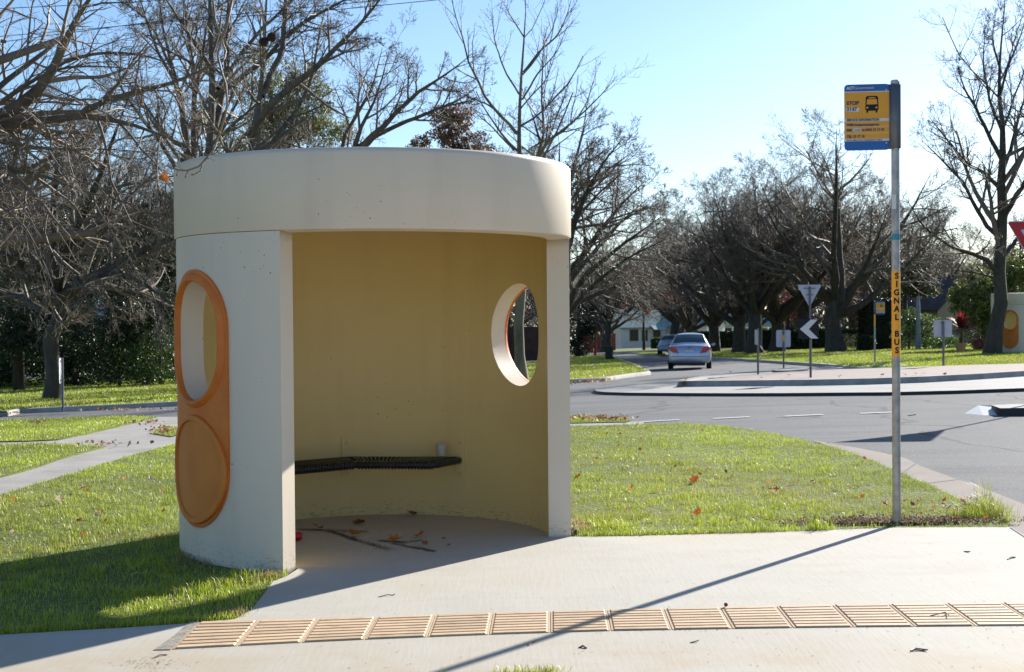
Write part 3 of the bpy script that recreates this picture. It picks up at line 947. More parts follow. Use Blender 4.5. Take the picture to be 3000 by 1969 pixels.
MB().tube([(0, .0, z0 + (z1 - z0) * .36), (0, .0, z0 + (z1 - z0) * .70)], .036, 12).build('orange_band', M['strip'], r, angle=40)
edge_sign('blank pale sign back on a grey post in front of the red spiky plant', 2764, 1071, 940, 938, 987, rad(183), off=.1, wd=sc(53, 44), post_r=.035)
r, z0, z1 = edge_sign('white sign edge on at the kerb beside the big left tree', 184, 1193, 1048, 1049, 1123, rad(-80), M['white'], off=.04, wd=.45)

# give-way sign cut by the right edge
y = 23.6
r = thing('give_way_sign', 'red bordered white give way triangle cut off by the right edge', 'road sign', onground(P(3058, 900, y)[0], y, -.05), rad(-4))
zt = P(2990, 650, y)[2] - r.location.z
w = 1.16; hgt = 1.0
post(r, zt - .04, .03, M['galv'])
def tri_(s, zc_, k): return [(-w / 2 * s + .02 * k, zc_ + hgt * s * .42), (-w / 2 * s, zc_ + hgt * s * .42 - .03 * k), (-.015 * k, zc_ - hgt * s * .58), (.015 * k, zc_ - hgt * s * .58), (w / 2 * s, zc_ + hgt * s * .42 - .03 * k), (w / 2 * s - .02 * k, zc_ + hgt * s * .42)]
zc_ = zt - hgt * .42
pn = MB().prism(tri_(1, zc_, 1), -.040, -.034).build('sign_panel', M['red'], r)
flat(tri_(1.0, zc_, 1), -.0335, 'backing', M['signwhite'], pn, .0004)
flat(tri_(.66, zc_ + .012, .3), -.040, 'white_centre', M['signwhite'], pn, .001)
MB().prism(tri_(1.03, zc_, 1), -.038, -.036).build('white_edge', M['signwhite'], pn)

# ------------------------------------------------------------------ poles, bin, hydrant
def lamp(label, u, vb, vt, rw, arm=None, off=.0, grp=None):
    q = G(u, vb, off); y = q[1]
    top = P(u, vt, y)[2] - q[2]
    r = thing('street_lamp', label, 'street lamp', tuple(q), 0, grp)
    MB().tube([(0, 0, -.1), (0, 0, top * .5), (0, 0, top)], [rw, rw * .85, rw * .6], 10).build('pole', M['concpole'], r, angle=50)
    if arm:
        MB().tube([(0, 0, top - .05), (arm * .4, 0, top + .18), (arm, 0, top + .22)], rw * .45, 6).build('arm', M['concpole'], r, angle=50)
        MB().box((arm + math.copysign(.3, arm), 0, top + .22), (.7, .28, .12), None, .05).build('lamp_head', M['signback'], r, angle=40)
    return r
lamp('tall grey lamp post just right of the silver car, among dark trunks', 2228, 1032, 628, .13, -3.2)
lamp('slim grey lamp post in front of the white house behind the car', 1949, 1010, 870, .14)
lamp('thin grey post seen through the oval opening of the shelter', 1571, 1029, 905, .075)
lamp('pale grey lower pole standing among the glossy green shrubs on the right', 2690, 1024, 868, .17)
# wheelie bin
q = G(1785, 1054, .0); s_ = sc(40, q[1]) / .95
r = thing('wheelie_bin', 'dark green wheelie bin at the edge of the road', 'bin', tuple(q), rad(-20))
bm = bmesh.new(); bmesh.ops.create_cube(bm, size=1)
for v in bm.verts:
    k = .80 if v.co.z < 0 else 1.0
    v.co = Vector((v.co.x * .50 * k, v.co.y * .56 * k, (v.co.z + .5) * .86 + .04))
bmesh.ops.bevel(bm, geom=bm.edges[:], offset=.03, segments=2, affect='EDGES')
me = bpy.data.meshes.new('tub'); bm.to_mesh(me); bm.free(); tub = link('tub', me, M['bin'], r)
MB().box((0, 0, .925), (.56, .62, .05), None, .02).build('lid', M['bin'], r)
MB().tube([(-.25, .33, .88), (.25, .33, .88)], .018, 8).build('handle', M['bin'], r)
for s in (-1, 1): MB().tube([(s * .2, .24, .1), (s * .25, .24, .1)], .1, 14).build('wheel', M['tyre'], r)
r.scale = (s_,) * 3
# fire hydrant marker
q = G(1744, 1042, .0); s_ = sc(35, q[1]) / .85
r = thing('fire_hydrant', 'red hydrant post standing left of the dark wheelie bin', 'hydrant', tuple(q))
MB().lathe([(.15, 0), (.15, .05), (.10, .07), (.085, .55), (.12, .57), (.12, .66), (.09, .68), (.10, .74), (.05, .84), (.001, .86)], 16).build('barrel', M['hydrant'], r, angle=40)
MB().tube([(-.18, 0, .61), (.18, 0, .61)], .05, 10).build('outlet', M['hydrant'], r)
r.scale = (s_,) * 3

# ------------------------------------------------------------------ cars
def car(label, paint, loc, rotz, scale=1.0):
    """saloon; local +y is forward, rear at y = 0"""
    r = thing('saloon_car', label, 'car', loc, rotz)
    r.scale = (scale,) * 3
    # station: y, half width, sill z, belt z, top z, half width at top
    S = [(0.00, .70, .36, .58, .60, .60), (.05, .83, .30, .78, .80, .72), (.10, .87, .26, .90, .945, .74), (.20, .885, .24, .93, .985, .74), (.55, .89, .24, .97, 1.04, .72),
         (.86, .89, .24, .97, 1.25, .65), (1.25, .89, .24, .96, 1.43, .575), (1.8, .89, .24, .95, 1.48, .56), (2.6, .89, .24, .93, 1.46, .56), (2.95, .89, .24, .93, 1.33, .58), (3.45, .885, .24, .92, 1.00, .68),
         (4.1, .86, .25, .82, .87, .70), (4.5, .80, .28, .70, .74, .66), (4.68, .66, .38, .56, .58, .55)]
    K = []
    for y, w, z0, zb, zt, wt in S:
        half = [(w * .80, z0), (w * .96, z0 + .03), (w * .995, z0 + (zb - z0) * .4), (w, z0 + (zb - z0) * .72), (w * .965, zb - .02), (w * .93, zb), ((w * .93 + wt) / 2 + .012, (zb + zt) / 2), (wt + .02, zt - .05), (wt - .06, zt - .008), (wt * .5, zt + .022), (0, zt + .03)]
        K.append([(x, y, z) for x, z in half] + [(-x, y, z) for x, z in half[-2::-1]])
    n = len(K[0]); V = [p for k in K for p in k]; Fq = []
    for a in range(len(K) - 1):
        for b in range(n - 1):
            Fq.append((a * n + b, (a + 1) * n + b, (a + 1) * n + b + 1, a * n + b + 1))
        Fq.append((a * n + n - 1, (a + 1) * n + n - 1, (a + 1) * n, a * n))
    Fq.append(tuple(range(n))); Fq.append(tuple((len(K) - 1) * n + j for j in range(n - 1, -1, -1)))
    body = MB().add(V, Fq).build('body', paint, r, True)
    sb = body.modifiers.new('s', 'SUBSURF'); sb.levels = sb.render_levels = 2
    def station(y):
        for s0, s1 in zip(S[:-1], S[1:]):
            if s0[0] <= y <= s1[0]:
                t = (y - s0[0]) / (s1[0] - s0[0]); return [a + (b - a) * t for a, b in zip(s0, s1)]
    def band(y0, y1, name, m, inset, lift=.012, n=7):
        V = []; Fq = []
        for i in range(n):
            y, w, z0, zb, zt, wt = station(y0 + (y1 - y0) * i / (n - 1))
            for j in range(9):
                x = (-1 + 2 * j / 8) * (wt - inset)
                V.append((x, y - lift * .7 * (1 if y < 2 else -1), zt + .028 - .03 * (abs(x) / wt) ** 2 + lift))
        for i in range(n - 1):
            for j in range(8): Fq.append((i * 9 + j, i * 9 + j + 1, (i + 1) * 9 + j + 1, (i + 1) * 9 + j))
        return MB().add(V, Fq).build(name, m, r, True)
    band(.60, 1.20, 'rear_window', M['glass'], .035)
    band(2.78, 3.40, 'windscreen', M['glass'], .04)
    for s in (-1, 1):
        V = []; ys = np.linspace(1.15, 3.1, 10)
        for y in ys:
            _, w, z0, zb, zt, wt = station(y)
            xb = w * .93
            for t in (.12, .5, .86): V.append((s * (xb + (wt - xb) * t + .016 + .01 * math.sin(math.pi * t)), y, zb + (zt - zb) * t))
        Fq = [(i * 3 + j, (i + 1) * 3 + j, (i + 1) * 3 + j + 1, i * 3 + j + 1) for i in range(9) for j in range(2)]
        MB().add(V, Fq).build('side_window', M['glass'], r, True)
        # tail lamp wraps the corner
        V = []; Fq = []
        for (x, y, zl, zh) in ((.44, .045, .63, .68), (.50, .052, .61, .84), (.58, .058, .60, .935), (.68, .07, .60, .965), (.79, .095, .61, .95), (.865, .17, .63, .92), (.90, .36, .70, .86)):
            for t in (0, .5, 1): V.append((s * x, y - .022 - .012 * math.sin(math.pi * t), zl + (zh - zl) * t))
        for i in range(6):
            for j in range(2): Fq.append((i * 3 + j, (i + 1) * 3 + j, (i + 1) * 3 + j + 1, i * 3 + j + 1))
        MB().add(V, Fq).build('tail_light', M['tail'], r, True)
        MB().box((s * .80, 4.42, .63), (.26, .2, .13), None, .04).build('headlight', M['signwhite'], r)
        MB().box((s * .99, 3.05, .98), (.20, .10, .13), None, .04).build('mirror', paint, r, angle=50)
        for y in (.98, 3.72):
            wh = MB().tube([(s * .69, y, .31), (s * .71, y, .31), (s * .89, y, .31), (s * .905, y, .31)], [.29, .315, .315, .29], 24).build('wheel', M['tyre'], r, angle=40)
            MB().lathe([(.001, 0), (.06, .004), (.19, .0), (.2, -.02)], 18).build('rim', M['rim'], wh, angle=40)
            o = children_of(wh)[-1]; o.rotation_euler = (0, rad(90 * s), 0); o.location = (s * .907, y, .31)
    MB().box((0, .035, .74), (.37, .012, .125)).build('number_plate', M['plate'], r)
    MB().box((0, .048, .865), (.62, .02, .022), None, .006).build('boot_trim', M['signback'], r)
    MB().prism([(.055 * math.cos(rad(a)), .90 + .03 * math.sin(rad(a))) for a in range(0, 360, 24)], .055, .075).build('emblem', M['navy'], r)
    MB().box((0, .02, .545), (1.50, .05, .02), None, .006).build('bumper_strip', M['trim'], r)
    MB().box((0, .06, .355), (1.16, .06, .10), None, .02).box((0, .3, .22), (1.3, .5, .12), None, .03).build('rear_valance', M['trim'], r)
    return r
q = G(2011, 1083, 'road')
car('silver blue saloon car driving away, seen from behind', M['car'], (q[0] + .1, q[1] - .2, q[2] + .01), rad(-8), sc(127, q[1]) / 1.80)
q = G(1940, 1039, .0)
c2 = car('pale blue car parked ahead, half hidden behind the silver car', M['car2'], (q[0] + 1.25, q[1] + 4.6, q[2] - .05), rad(180 - 9), 1.0)
# ------------------------------------------------------------------ bare trees
def unit(a): return a / (np.linalg.norm(a, axis=-1, keepdims=True) + 1e-12)

def tube_arrays(PT, R, k):
    """PT (B, n, 3), R (B, n) -> verts, quads"""
    B, n, _ = PT.shape
    T = unit(np.gradient(PT, axis=1))
    ref = np.where(np.abs(T[:, :1, 2:3]) < .9, np.array([0., 0, 1]), np.array([1., 0, 0]))
    a = unit(np.cross(T, np.broadcast_to(ref, T.shape)))
    b = np.cross(T, a)
    an = 2 * np.pi * np.arange(k) / k
    V = PT[:, :, None, :] + R[:, :, None, None] * (a[:, :, None, :] * np.cos(an)[:, None] + b[:, :, None, :] * np.sin(an)[:, None])
    bi, i, j = np.meshgrid(np.arange(B), np.arange(n - 1), np.arange(k), indexing='ij')
    o = (bi * n + i) * k
    j2 = (j + 1) % k
    Q = np.stack([o + j, o + j2, o + k + j2, o + k + j], -1).reshape(-1, 4)
    return V.reshape(-1, 3), Q

def merge(parts):
    V = []; Q = []; n = 0
    for v, q in parts: V.append(v); Q.append(q + n); n += len(v)
    return np.concatenate(V), np.concatenate(Q)

def resample(pts, rs, n):
    pts = np.asarray(pts, float); rs = np.asarray(rs, float)
    d = np.concatenate([[0], np.cumsum(np.linalg.norm(np.diff(pts, axis=0), axis=1))])
    t = np.linspace(0, d[-1], n)
    # gentle smoothing: cubic-like by double linear interpolation
    p = np.column_stack([np.interp(t, d, pts[:, k]) for k in range(3)])
    q = p.copy(); q[1:-1] = .25 * p[:-2] + .5 * p[1:-1] + .25 * p[2:]
    return q, np.interp(t, d, rs)

def sprout(rng, PT, R, cnt, t0, t1, ang, ratio, m, up, wob, rr, rmin, absL=None, out=0.0):
    B, n, _ = PT.shape
    L = np.linalg.norm(np.diff(PT, axis=1), axis=2).sum(1)
    idx = np.repeat(np.arange(B), cnt); K = len(idx)
    t = t0 + (t1 - t0) * ((np.tile(np.arange(cnt), B) + rng.random(K)) / cnt)
    s = t * (n - 1); i0 = np.minimum(s.astype(int), n - 2); fr = (s - i0)[:, None]
    p = PT[idx, i0] * (1 - fr) + PT[idx, i0 + 1] * fr
    tg = unit(PT[idx, i0 + 1] - PT[idx, i0])
    r = R[idx, i0] * (1 - fr[:, 0]) + R[idx, i0 + 1] * fr[:, 0]
    q = rng.normal(size=(K, 3)); pr = unit(q - tg * (q * tg).sum(1, keepdims=True))
    a = np.radians(rng.normal(ang, ang * .28, K))[:, None]
    d = unit(tg * np.cos(a) + pr * np.sin(a))
    base = (L[idx] if absL is None else absL)
    ln = base * ratio * (1.15 - .6 * t) * rng.uniform(.6, 1.25, K)
    pts = [p]; d_ = d
    for j in range(m - 1):
        p = p + d_ * (ln / (m - 1))[:, None]
        pts.append(p)
        d_ = unit(d_ + np.array([0, 0, up]) / (m - 1) + rng.normal(size=(K, 3)) * wob)
    C = np.stack(pts, 1)
    r0 = np.maximum(np.minimum(r * rr, ln * .035), rmin)
    RR = np.maximum(r0[:, None] * np.linspace(1, .35, m)[None], rmin * .8)
    return C, RR

def bare_tree(name, label, loc, seed, limbs, levels, rmin=.006, group=None, bark='bark', twig='twig', cat='tree', rotz=0, leafs=None, trunk_k=10):
    """limbs: list of (points, radii) in local coordinates, the first one the trunk;
    levels: dicts for sprout, applied one on the other"""
    rng = np.random.default_rng(seed)
    root = thing(name, label, cat, loc, rotz, group)
    tr = []; cur = []
    for pts, rs in limbs:
        p, r = resample(pts, rs, 14)
        r = r * (1 - .72 * np.linspace(0, 1, 14) ** 4)
        p[1:-1] += rng.normal(size=(12, 3)) * (r[1:-1, None] * .22)
        v, q = tube_arrays(p[None], r[None], trunk_k); tr.append((v, q)); cur.append((p, r))
    PT = np.stack([c[0] for c in cur]); R = np.stack([c[1] for c in cur])
    crown = []
    tips = None
    for i, lv in enumerate(levels):
        lv = dict(lv); thick = lv.pop('trunk', False); kk = lv.pop('k', 3); skip = lv.pop('skip', 0)
        src = PT[skip:], R[skip:]
        C, RR = sprout(rng, src[0], src[1], rmin=lv.pop('rmin', rmin), **lv)
        z = C[:, :, 2] + loc[2]
        v, q = tube_arrays(C, RR, kk)
        (tr if thick else crown).append((v, q))
        if lv.get('cnt') and i < len(levels) - 1:
            pass
        PT, R = C, RR
        tips = C
    v, q = merge(tr); np_mesh('trunk', v, [q], M[bark], root, True)
    if crown:
        v, q = merge(crown); np_mesh('crown', v, [q], M[twig], root, True)
    if leafs:
        n, size, cols, frac = leafs
        pick = rng.integers(0, len(tips), n)
        c = tips[pick, rng.integers(1, tips.shape[1], n)] + rng.normal(size=(n, 3)) * .05
        leaf_cards('remaining_leaves', c, size, cols, rng, root, M['dryleaf'])
    return root

def leaf_cards(name, C, size, cols, rng, parent, m, aspect=.5, nrm=None, droop=0.0, colw=None):
    """one folded two-quad leaf per centre"""
    n = len(C)
    d = unit(rng.normal(size=(n, 3)) + np.array([0, 0, -droop]))
    q = rng.normal(size=(n, 3)) if nrm is None else nrm + rng.normal(size=(n, 3)) * .55
    nn = unit(q - d * (q * d).sum(1, keepdims=True))
    sd = np.cross(d, nn)
    L = size * rng.uniform(.6, 1.35, n)[:, None]; W = L * aspect
    fold = nn * L * .12
    a = C - d * L * .5; b = C + d * L * .5
    l = C - sd * W * .5 + fold; r_ = C + sd * W * .5 + fold
    V = np.stack([a, r_, b, l], 1).reshape(-1, 3)
    i = np.arange(n)[:, None] * 4
    T = np.concatenate([i + np.array([[0, 1, 2]]), i + np.array([[0, 2, 3]])])
    cols = np.asarray(cols, float)
    c = cols[rng.choice(len(cols), n, p=colw)] * rng.uniform(.75, 1.25, (n, 1))
    return np_mesh(name, V, [T], m, parent, False, None, np.repeat(c, 4, 0))

def PL(uvd, root, dscale=1.0):
    """polyline of (u, v, depth, radius px) -> local points, radii"""
    pts = []; rs = []
    for u, v, d, r in uvd:
        pts.append(P(u, v, d) - np.asarray(root)); rs.append(r * d / F)
    return pts, rs

# --- big spreading tree on the left, beyond the kerb
q = G(150, 1169)
D = q[1]
def near(d0, seq, r0, r1, dd=0.0):
    n = len(seq)
    return [(u, v, d0 + dd * i / (n - 1), r0 + (r1 - r0) * i / (n - 1)) for i, (u, v) in enumerate(seq)]
limbs = [PL([(150, 1180, D, 30), (153, 1150, D, 25), (156, 1050, D, 22), (158, 960, D, 22), (163, 900, D, 24), (166, 850, D, 20), (160, 760, D, 15), (150, 640, D, 12), (170, 480, D, 8), (160, 330, D, 4)], q)]
for sq, r0, r1, dd in (([(165, 900), (200, 862), (300, 800), (370, 765), (440, 725), (520, 690), (640, 600)], 15, 6, -4), ([(172, 890), (228, 850), (312, 838), (380, 855), (443, 868), (515, 915), (600, 990)], 12, 5, 3),
                       ([(168, 870), (250, 820), (350, 798), (405, 822), (460, 858), (530, 905)], 10, 4, -6), ([(155, 900), (120, 820), (70, 780), (0, 740), (-120, 700)], 13, 6, -3),
                       ([(150, 930), (60, 870), (-40, 840), (-160, 830)], 9, 4, 4), ([(165, 860), (190, 760), (240, 640), (300, 500), (340, 380), (390, 250)], 12, 3, -5), ([(160, 850), (130, 740), (90, 610), (70, 470), (40, 300)], 12, 3, 4),
                       ([(165, 860), (215, 740), (310, 640), (400, 560), (480, 480)], 10, 3, 5), ([(160, 860), (100, 760), (10, 640), (-80, 520)], 10, 3, -5)):
    limbs.append(PL(near(D, sq, r0 * 1.25, r1 * 1.2, dd), q))
LV = lambda c, m=5, **k: dict(dict(cnt=c, t0=.25, t1=1, ang=48, ratio=.5, m=m, up=.3, wob=.10, rr=.62), **k)
bare_tree('bare_tree', 'thick dark trunked bare tree with low spreading limbs behind the white kerb sign', tuple(q), 3, limbs,
          [LV(12, 7, ratio=.40, k=5, t0=.2, trunk=False), LV(8, 6, ratio=.48, k=3), LV(7, 5, ratio=.5, up=.5, wob=.16), LV(4, 4, ratio=.55, wob=.2)], .0048)

# --- tree standing left of the frame: its limbs hang into the top left
ROOT = (-5.6, 11.0, 0.0)
rp = np.array(ROOT)
limbs = [([(0, 0, -.1), (.02, 0, 1.2), (.1, -.1, 2.2), (.35, -.2, 2.9), (.8, -.3, 3.5), (1.0, -.3, 4.8), (1.1, -.2, 6.5)], [.26, .22, .20, .19, .15, .10, .05])]
st = tuple(np.array([.35, -.2, 2.75]))
def limb_from(seq, d0, d1, r0, r1, start=True):
    pts, rs = PL([(u, v, d0 + (d1 - d0) * i / (len(seq) - 1), r0 + (r1 - r0) * i / (len(seq) - 1)) for i, (u, v) in enumerate(seq)], ROOT)
    if start: pts = [np.array(st)] + pts; rs = [rs[0] * 1.15] + rs
    return pts, rs
limbs += [limb_from([(-110, 390), (0, 345), (60, 318), (102, 290), (160, 204), (195, 107), (219, 49), (258, 2), (330, -90)], 11, 10.5, 25, 9),
          limb_from([(-110, 400), (0, 375), (75, 360), (160, 350), (248, 333), (302, 339), (370, 358), (438, 384), (487, 399), (560, 430), (640, 470)], 11, 10.0, 16, 2.5),
          limb_from([(236, 335), (262, 322), (311, 292), (389, 272), (467, 253), (560, 224), (622, 190), (700, 150)], 10.6, 9.6, 11, 3, False),
          limb_from([(150, 215), (175, 182), (272, 160), (341, 153), (438, 163), (500, 190), (560, 228)], 10.6, 9.8, 6, 2, False),
          limb_from([(-110, 360), (0, 253), (88, 185), (165, 126), (225, 70), (300, 20)], 11.6, 12.2, 11, 5),
          limb_from([(-110, 380), (0, 302), (97, 238), (150, 200), (260, 190), (420, 205)], 11.3, 9.6, 8, 3),
          limb_from([(-110, 420), (10, 404), (73, 430), (150, 437), (219, 440), (340, 432), (470, 455)], 10.8, 9.2, 7, 2.5),
          limb_from([(-110, 480), (0, 491), (88, 496), (146, 520), (204, 550), (282, 574), (389, 589), (480, 640)], 11, 10, 8, 2.5),
          limb_from([(60, 496), (110, 488), (146, 462), (200, 445), (260, 400), (330, 330)], 10.9, 11.5, 9, 4, False),
          limb_from([(-110, 560), (0, 600), (60, 640), (110, 720), (160, 850), (185, 930)], 10.5, 9.5, 5, 2),
          limb_from([(-60, 480), (30, 540), (90, 640), (150, 760), (220, 800)], 9.8, 9.0, 4, 1.5)]
tree = bare_tree('bare_tree', 'nearest bare tree, its mottled limbs reaching in across the top left corner', ROOT, 11, limbs,
                 [LV(14, 7, ratio=.30, k=5, t0=.16, up=.0, wob=.12, rmin=.002), LV(7, 6, ratio=.45, up=.0, wob=.14), LV(4, 5, ratio=.5, up=0, wob=.2)], .0014, bark='greybark', twig='twig')
# the close hanging twig with its side shoots
def px_tube(mb, seq, d, r0, r1):
    n = len(seq); mb.tube([P(u, v, d + .04 * math.sin(i)) - rp for i, (u, v) in enumerate(seq)], [(r0 + (r1 - r0) * i / (n - 1)) * d / F for i in range(n)], 6)
mb = MB()
d_ = 5.0
mb.tube([np.array(st), np.array([-4.2, 9.2, 3.6]) - rp, np.array([-2.8, 7.2, 3.7]) - rp, np.array([-1.7, 5.9, 3.45]) - rp, P(590, -95, 5.2) - rp, P(690, -72, 5.0) - rp, P(800, -68, 5.0) - rp, P(870, -85, 4.8) - rp], [.05, .035, .022, .014, .009, .007, .0055, .003], 8)
px_tube(mb, [(690, -72), (690, -60), (680, 0), (675, 28), (668, 56), (660, 90), (650, 112), (640, 150), (638, 165), (649, 211), (662, 248), (666, 304), (660, 338), (644, 389), (625, 439), (600, 469), (583, 488), (549, 500), (520, 498), (492, 488)], d_, 4.5, 2.2)
px_tube(mb, [(640, -82), (622, -50), (624, 0), (630, 56), (637, 84), (646, 97), (652, 108)], d_, 4, 3)
px_tube(mb, [(655, 105), (664, 130), (675, 145), (692, 160), (710, 172), (731, 183), (745, 189), (759, 192)], d_, 2.6, 1.6)
px_tube(mb, [(676, 40), (677, 70), (682, 95), (694, 110), (708, 121), (720, 126), (731, 134)], d_, 2, 1.4)
px_tube(mb, [(650, 112), (654, 130), (662, 150), (658, 170), (650, 182)], d_, 3, 2.4)
px_tube(mb, [(591, 484), (587, 500), (575, 508), (562, 514)], d_, 2.2, 1.5)
px_tube(mb, [(553, 499), (547, 508), (542, 521)], d_, 2.2, 1.4)
px_tube(mb, [(522, 498), (519, 508), (516, 516)], d_, 1.8, 1.4)
px_tube(mb, [(644, 389), (647, 410), (655, 428), (668, 436), (690, 432), (705, 420), (712, 408)], d_, 2.2, 1.4)
px_tube(mb, [(604, 466), (615, 462), (628, 470)], d_, 2.0, 1.4)
px_tube(mb, [(662, 340), (659, 356), (664, 364)], d_, 1.8, 1.0)
px_tube(mb, [(795, -68), (803, -50), (818, 0), (838, 14), (872, 25), (890, 36), (906, 44), (925, 42)], d_, 3, 1.4)
px_tube(mb, [(835, 12), (843, 25), (846, 34)], d_, 1.6, 1.2)
px_tube(mb, [(590, -94), (592, -40), (600, 0), (605, 14)], d_, 2.5, 1.2)
# knobbly buds
rb = random.Random(4)
for seq in ([(675, 28), (660, 90), (640, 150), (649, 211), (666, 304), (644, 389), (600, 469), (549, 500), (692, 160), (731, 183), (708, 121), (872, 25), (587, 500), (543, 518), (562, 513), (518, 512)],):
    for u, v in seq:
        c = P(u, v, d_) - rp
        a = rb.uniform(0, 6.28)
        mb.tube([c, c + np.array([.006 * math.cos(a), .002, .006 * math.sin(a)])], [.0036, .0016], 5)
mb.build('hanging_twig', M['twig'], tree, True)
for (u, v), (us, vs) in (((773, 123), (769, -70)), ((796.5, 108.5), (792, -70))):
    c = P(u, v, 4.7) - rp
    bm = bmesh.new(); bmesh.ops.create_icosphere(bm, subdivisions=4, radius=.0155)
    rs_ = random.Random(u)
    for vv in bm.verts: vv.co *= 1 + rs_.uniform(-.06, .10)
    me = bpy.data.meshes.new('seed_ball'); bm.to_mesh(me); bm.free()
    o = link('seed_ball', me, M['seed'], tree); o.location = c
    mid = P((u + us) / 2 - 3, (v + vs) / 2, 4.7) - rp
    MB().tube([np.zeros(3), mid - c, P(us, vs, 4.7) - rp - c], .0007, 5).build('stalk', M['seed'], o)

# --- the row of bare trees behind the shelter on the left
def base_at(u, y): 
    d = ray(u, 0); x = d[0] * y
    return (x, y, float(terr(x, y)) - .03)
b = base_at(560, 52); D = 52
limbs = [PL([(566, 1140, D, 28), (566, 800, D, 18), (556, 560, D, 14), (551, 408, D, 11), (537, 310, D, 10), (520, 253, D, 9), (500, 197, D, 8), (470, 60, D, 5), (455, -120, D, 2)], b)]
for sq, r0, r1, dd in (([(566, 640), (569, 480), (570, 394), (568, 282), (565, 197), (551, 85), (537, 0), (520, -140)], 12, 3, 2), ([(520, 253), (460, 150), (430, 60), (400, -40)], 6, 2, 3), ([(568, 282), (590, 200), (600, 100), (640, -40)], 6, 2, -2), ([(556, 560), (480, 430), (380, 300), (300, 160)], 8, 3, -4), ([(500, 197), (440, 60), (350, 0)], 5, 2, 2)):
    limbs.append(PL(near(D, sq, r0, r1, dd), b))
bare_tree('bare_tree', 'bare twin stemmed tree rising just behind the left edge of the shelter roof', b, 21, limbs, [LV(15, 6, ratio=.26, k=4, t0=.3, up=.5), LV(8, 5, ratio=.5, up=.5), LV(6, 4, ratio=.5, wob=.2), LV(3, 4, ratio=.6, wob=.2)], .006, bark='greybark')
b = base_at(630, 47); D = 47
limbs = [PL([(622, 1150, D, 34), (620, 800, D, 22), (616, 520, D, 15), (617, 408, D, 13), (627, 282, D, 12), (627, 211, D, 11), (613, 113, D, 11), (613, 0, D, 10), (612, -150, D, 6)], b)]
for sq, r0, r1, dd in (([(617, 420), (640, 330), (658, 253), (664, 170), (669, 85), (672, 0), (680, -130)], 11, 6, 2), ([(627, 282), (669, 259), (739, 203), (790, 155), (852, 90), (922, 48), (1007, 0), (1080, -40)], 9, 4, -2), ([(640, 260), (663, 220), (711, 155), (762, 85), (818, 42), (870, -30)], 8, 4, 3), ([(627, 211), (560, 110), (500, 20), (450, -60)], 6, 3, -3)):
    limbs.append(PL(near(D, sq, r0, r1, dd), b))
bare_tree('bare_tree', 'tall bare tree with two thick upright stems behind the left part of the roof', b, 22, limbs, [LV(15, 6, ratio=.25, k=4, t0=.3, up=.4), LV(7, 5, ratio=.5, up=.4), LV(6, 4, ratio=.5, wob=.2), LV(3, 4, ratio=.6, wob=.2)], .0055, bark='greybark')
b = base_at(745, 44); D = 44
limbs = [PL([(715, 1160, D, 34), (725, 800, D, 24), (735, 520, D, 18), (748, 380, D, 15), (768, 282, D, 10), (773, 225, D, 8), (777, 113, D, 7), (779, 0, D, 6), (785, -120, D, 3)], b)]
for sq, r0, r1, dd in (([(768, 282), (804, 197), (830, 141), (838, 0), (845, -100)], 10, 7, 2), ([(734, 400), (748, 356), (810, 290), (894, 225), (951, 169), (1021, 107), (1100, 17), (1150, -50)], 12, 5, -3), ([(735, 520), (796, 423), (852, 346), (894, 282), (917, 225), (930, 120), (960, 0)], 9, 3, 3), ([(951, 169), (1000, 130), (1060, 110), (1110, 118)], 4, 2, 0), ([(852, 346), (900, 330), (960, 300)], 4, 2, 0)):
    limbs.append(PL(near(D, sq, r0, r1, dd), b))
bare_tree('bare_tree', 'bare tree forking into long diagonal limbs above the middle left of the roof', b, 23, limbs, [LV(13, 6, ratio=.26, k=4, t0=.35, up=.3), LV(7, 5, ratio=.5, up=.2), LV(5, 4, ratio=.55, wob=.2), LV(3, 4, ratio=.6, wob=.2)], .005, bark='greybark')
b = base_at(985, 46); D = 46
limbs = [PL([(985, 1150, D, 30), (990, 800, D, 20), (1005, 560, D, 15), (1034, 425, D, 9), (1097, 296, D, 6), (1125, 230, D, 5), (1139, 150, D, 3)], b)]
for sq, r0, r1, dd in (([(1000, 600), (1025, 480), (1051, 425), (1160, 338), (1211, 279), (1270, 241), (1338, 198), (1380, 160)], 11, 3, -2), ([(1051, 430), (1114, 389), (1200, 352), (1296, 313), (1359, 287), (1400, 250)], 8, 3, 2), ([(990, 600), (998, 430), (1042, 334), (1088, 270), (1101, 220), (1120, 140)], 7, 3, 3), ([(990, 640), (900, 470), (850, 380)], 8, 4, 3), ([(1296, 313), (1360, 300), (1390, 290)], 3, 2, 0)):
    limbs.append(PL(near(D, sq, r0, r1, dd), b))
bare_tree('bare_tree', 'low bare tree with forked limbs slanting right above the middle of the roof', b, 24, limbs, [LV(13, 6, ratio=.26, k=4, t0=.4, up=.4), LV(7, 5, ratio=.5, up=.3), LV(5, 4, ratio=.55, wob=.2), LV(3, 4, ratio=.6, wob=.2)], .005, bark='greybark')

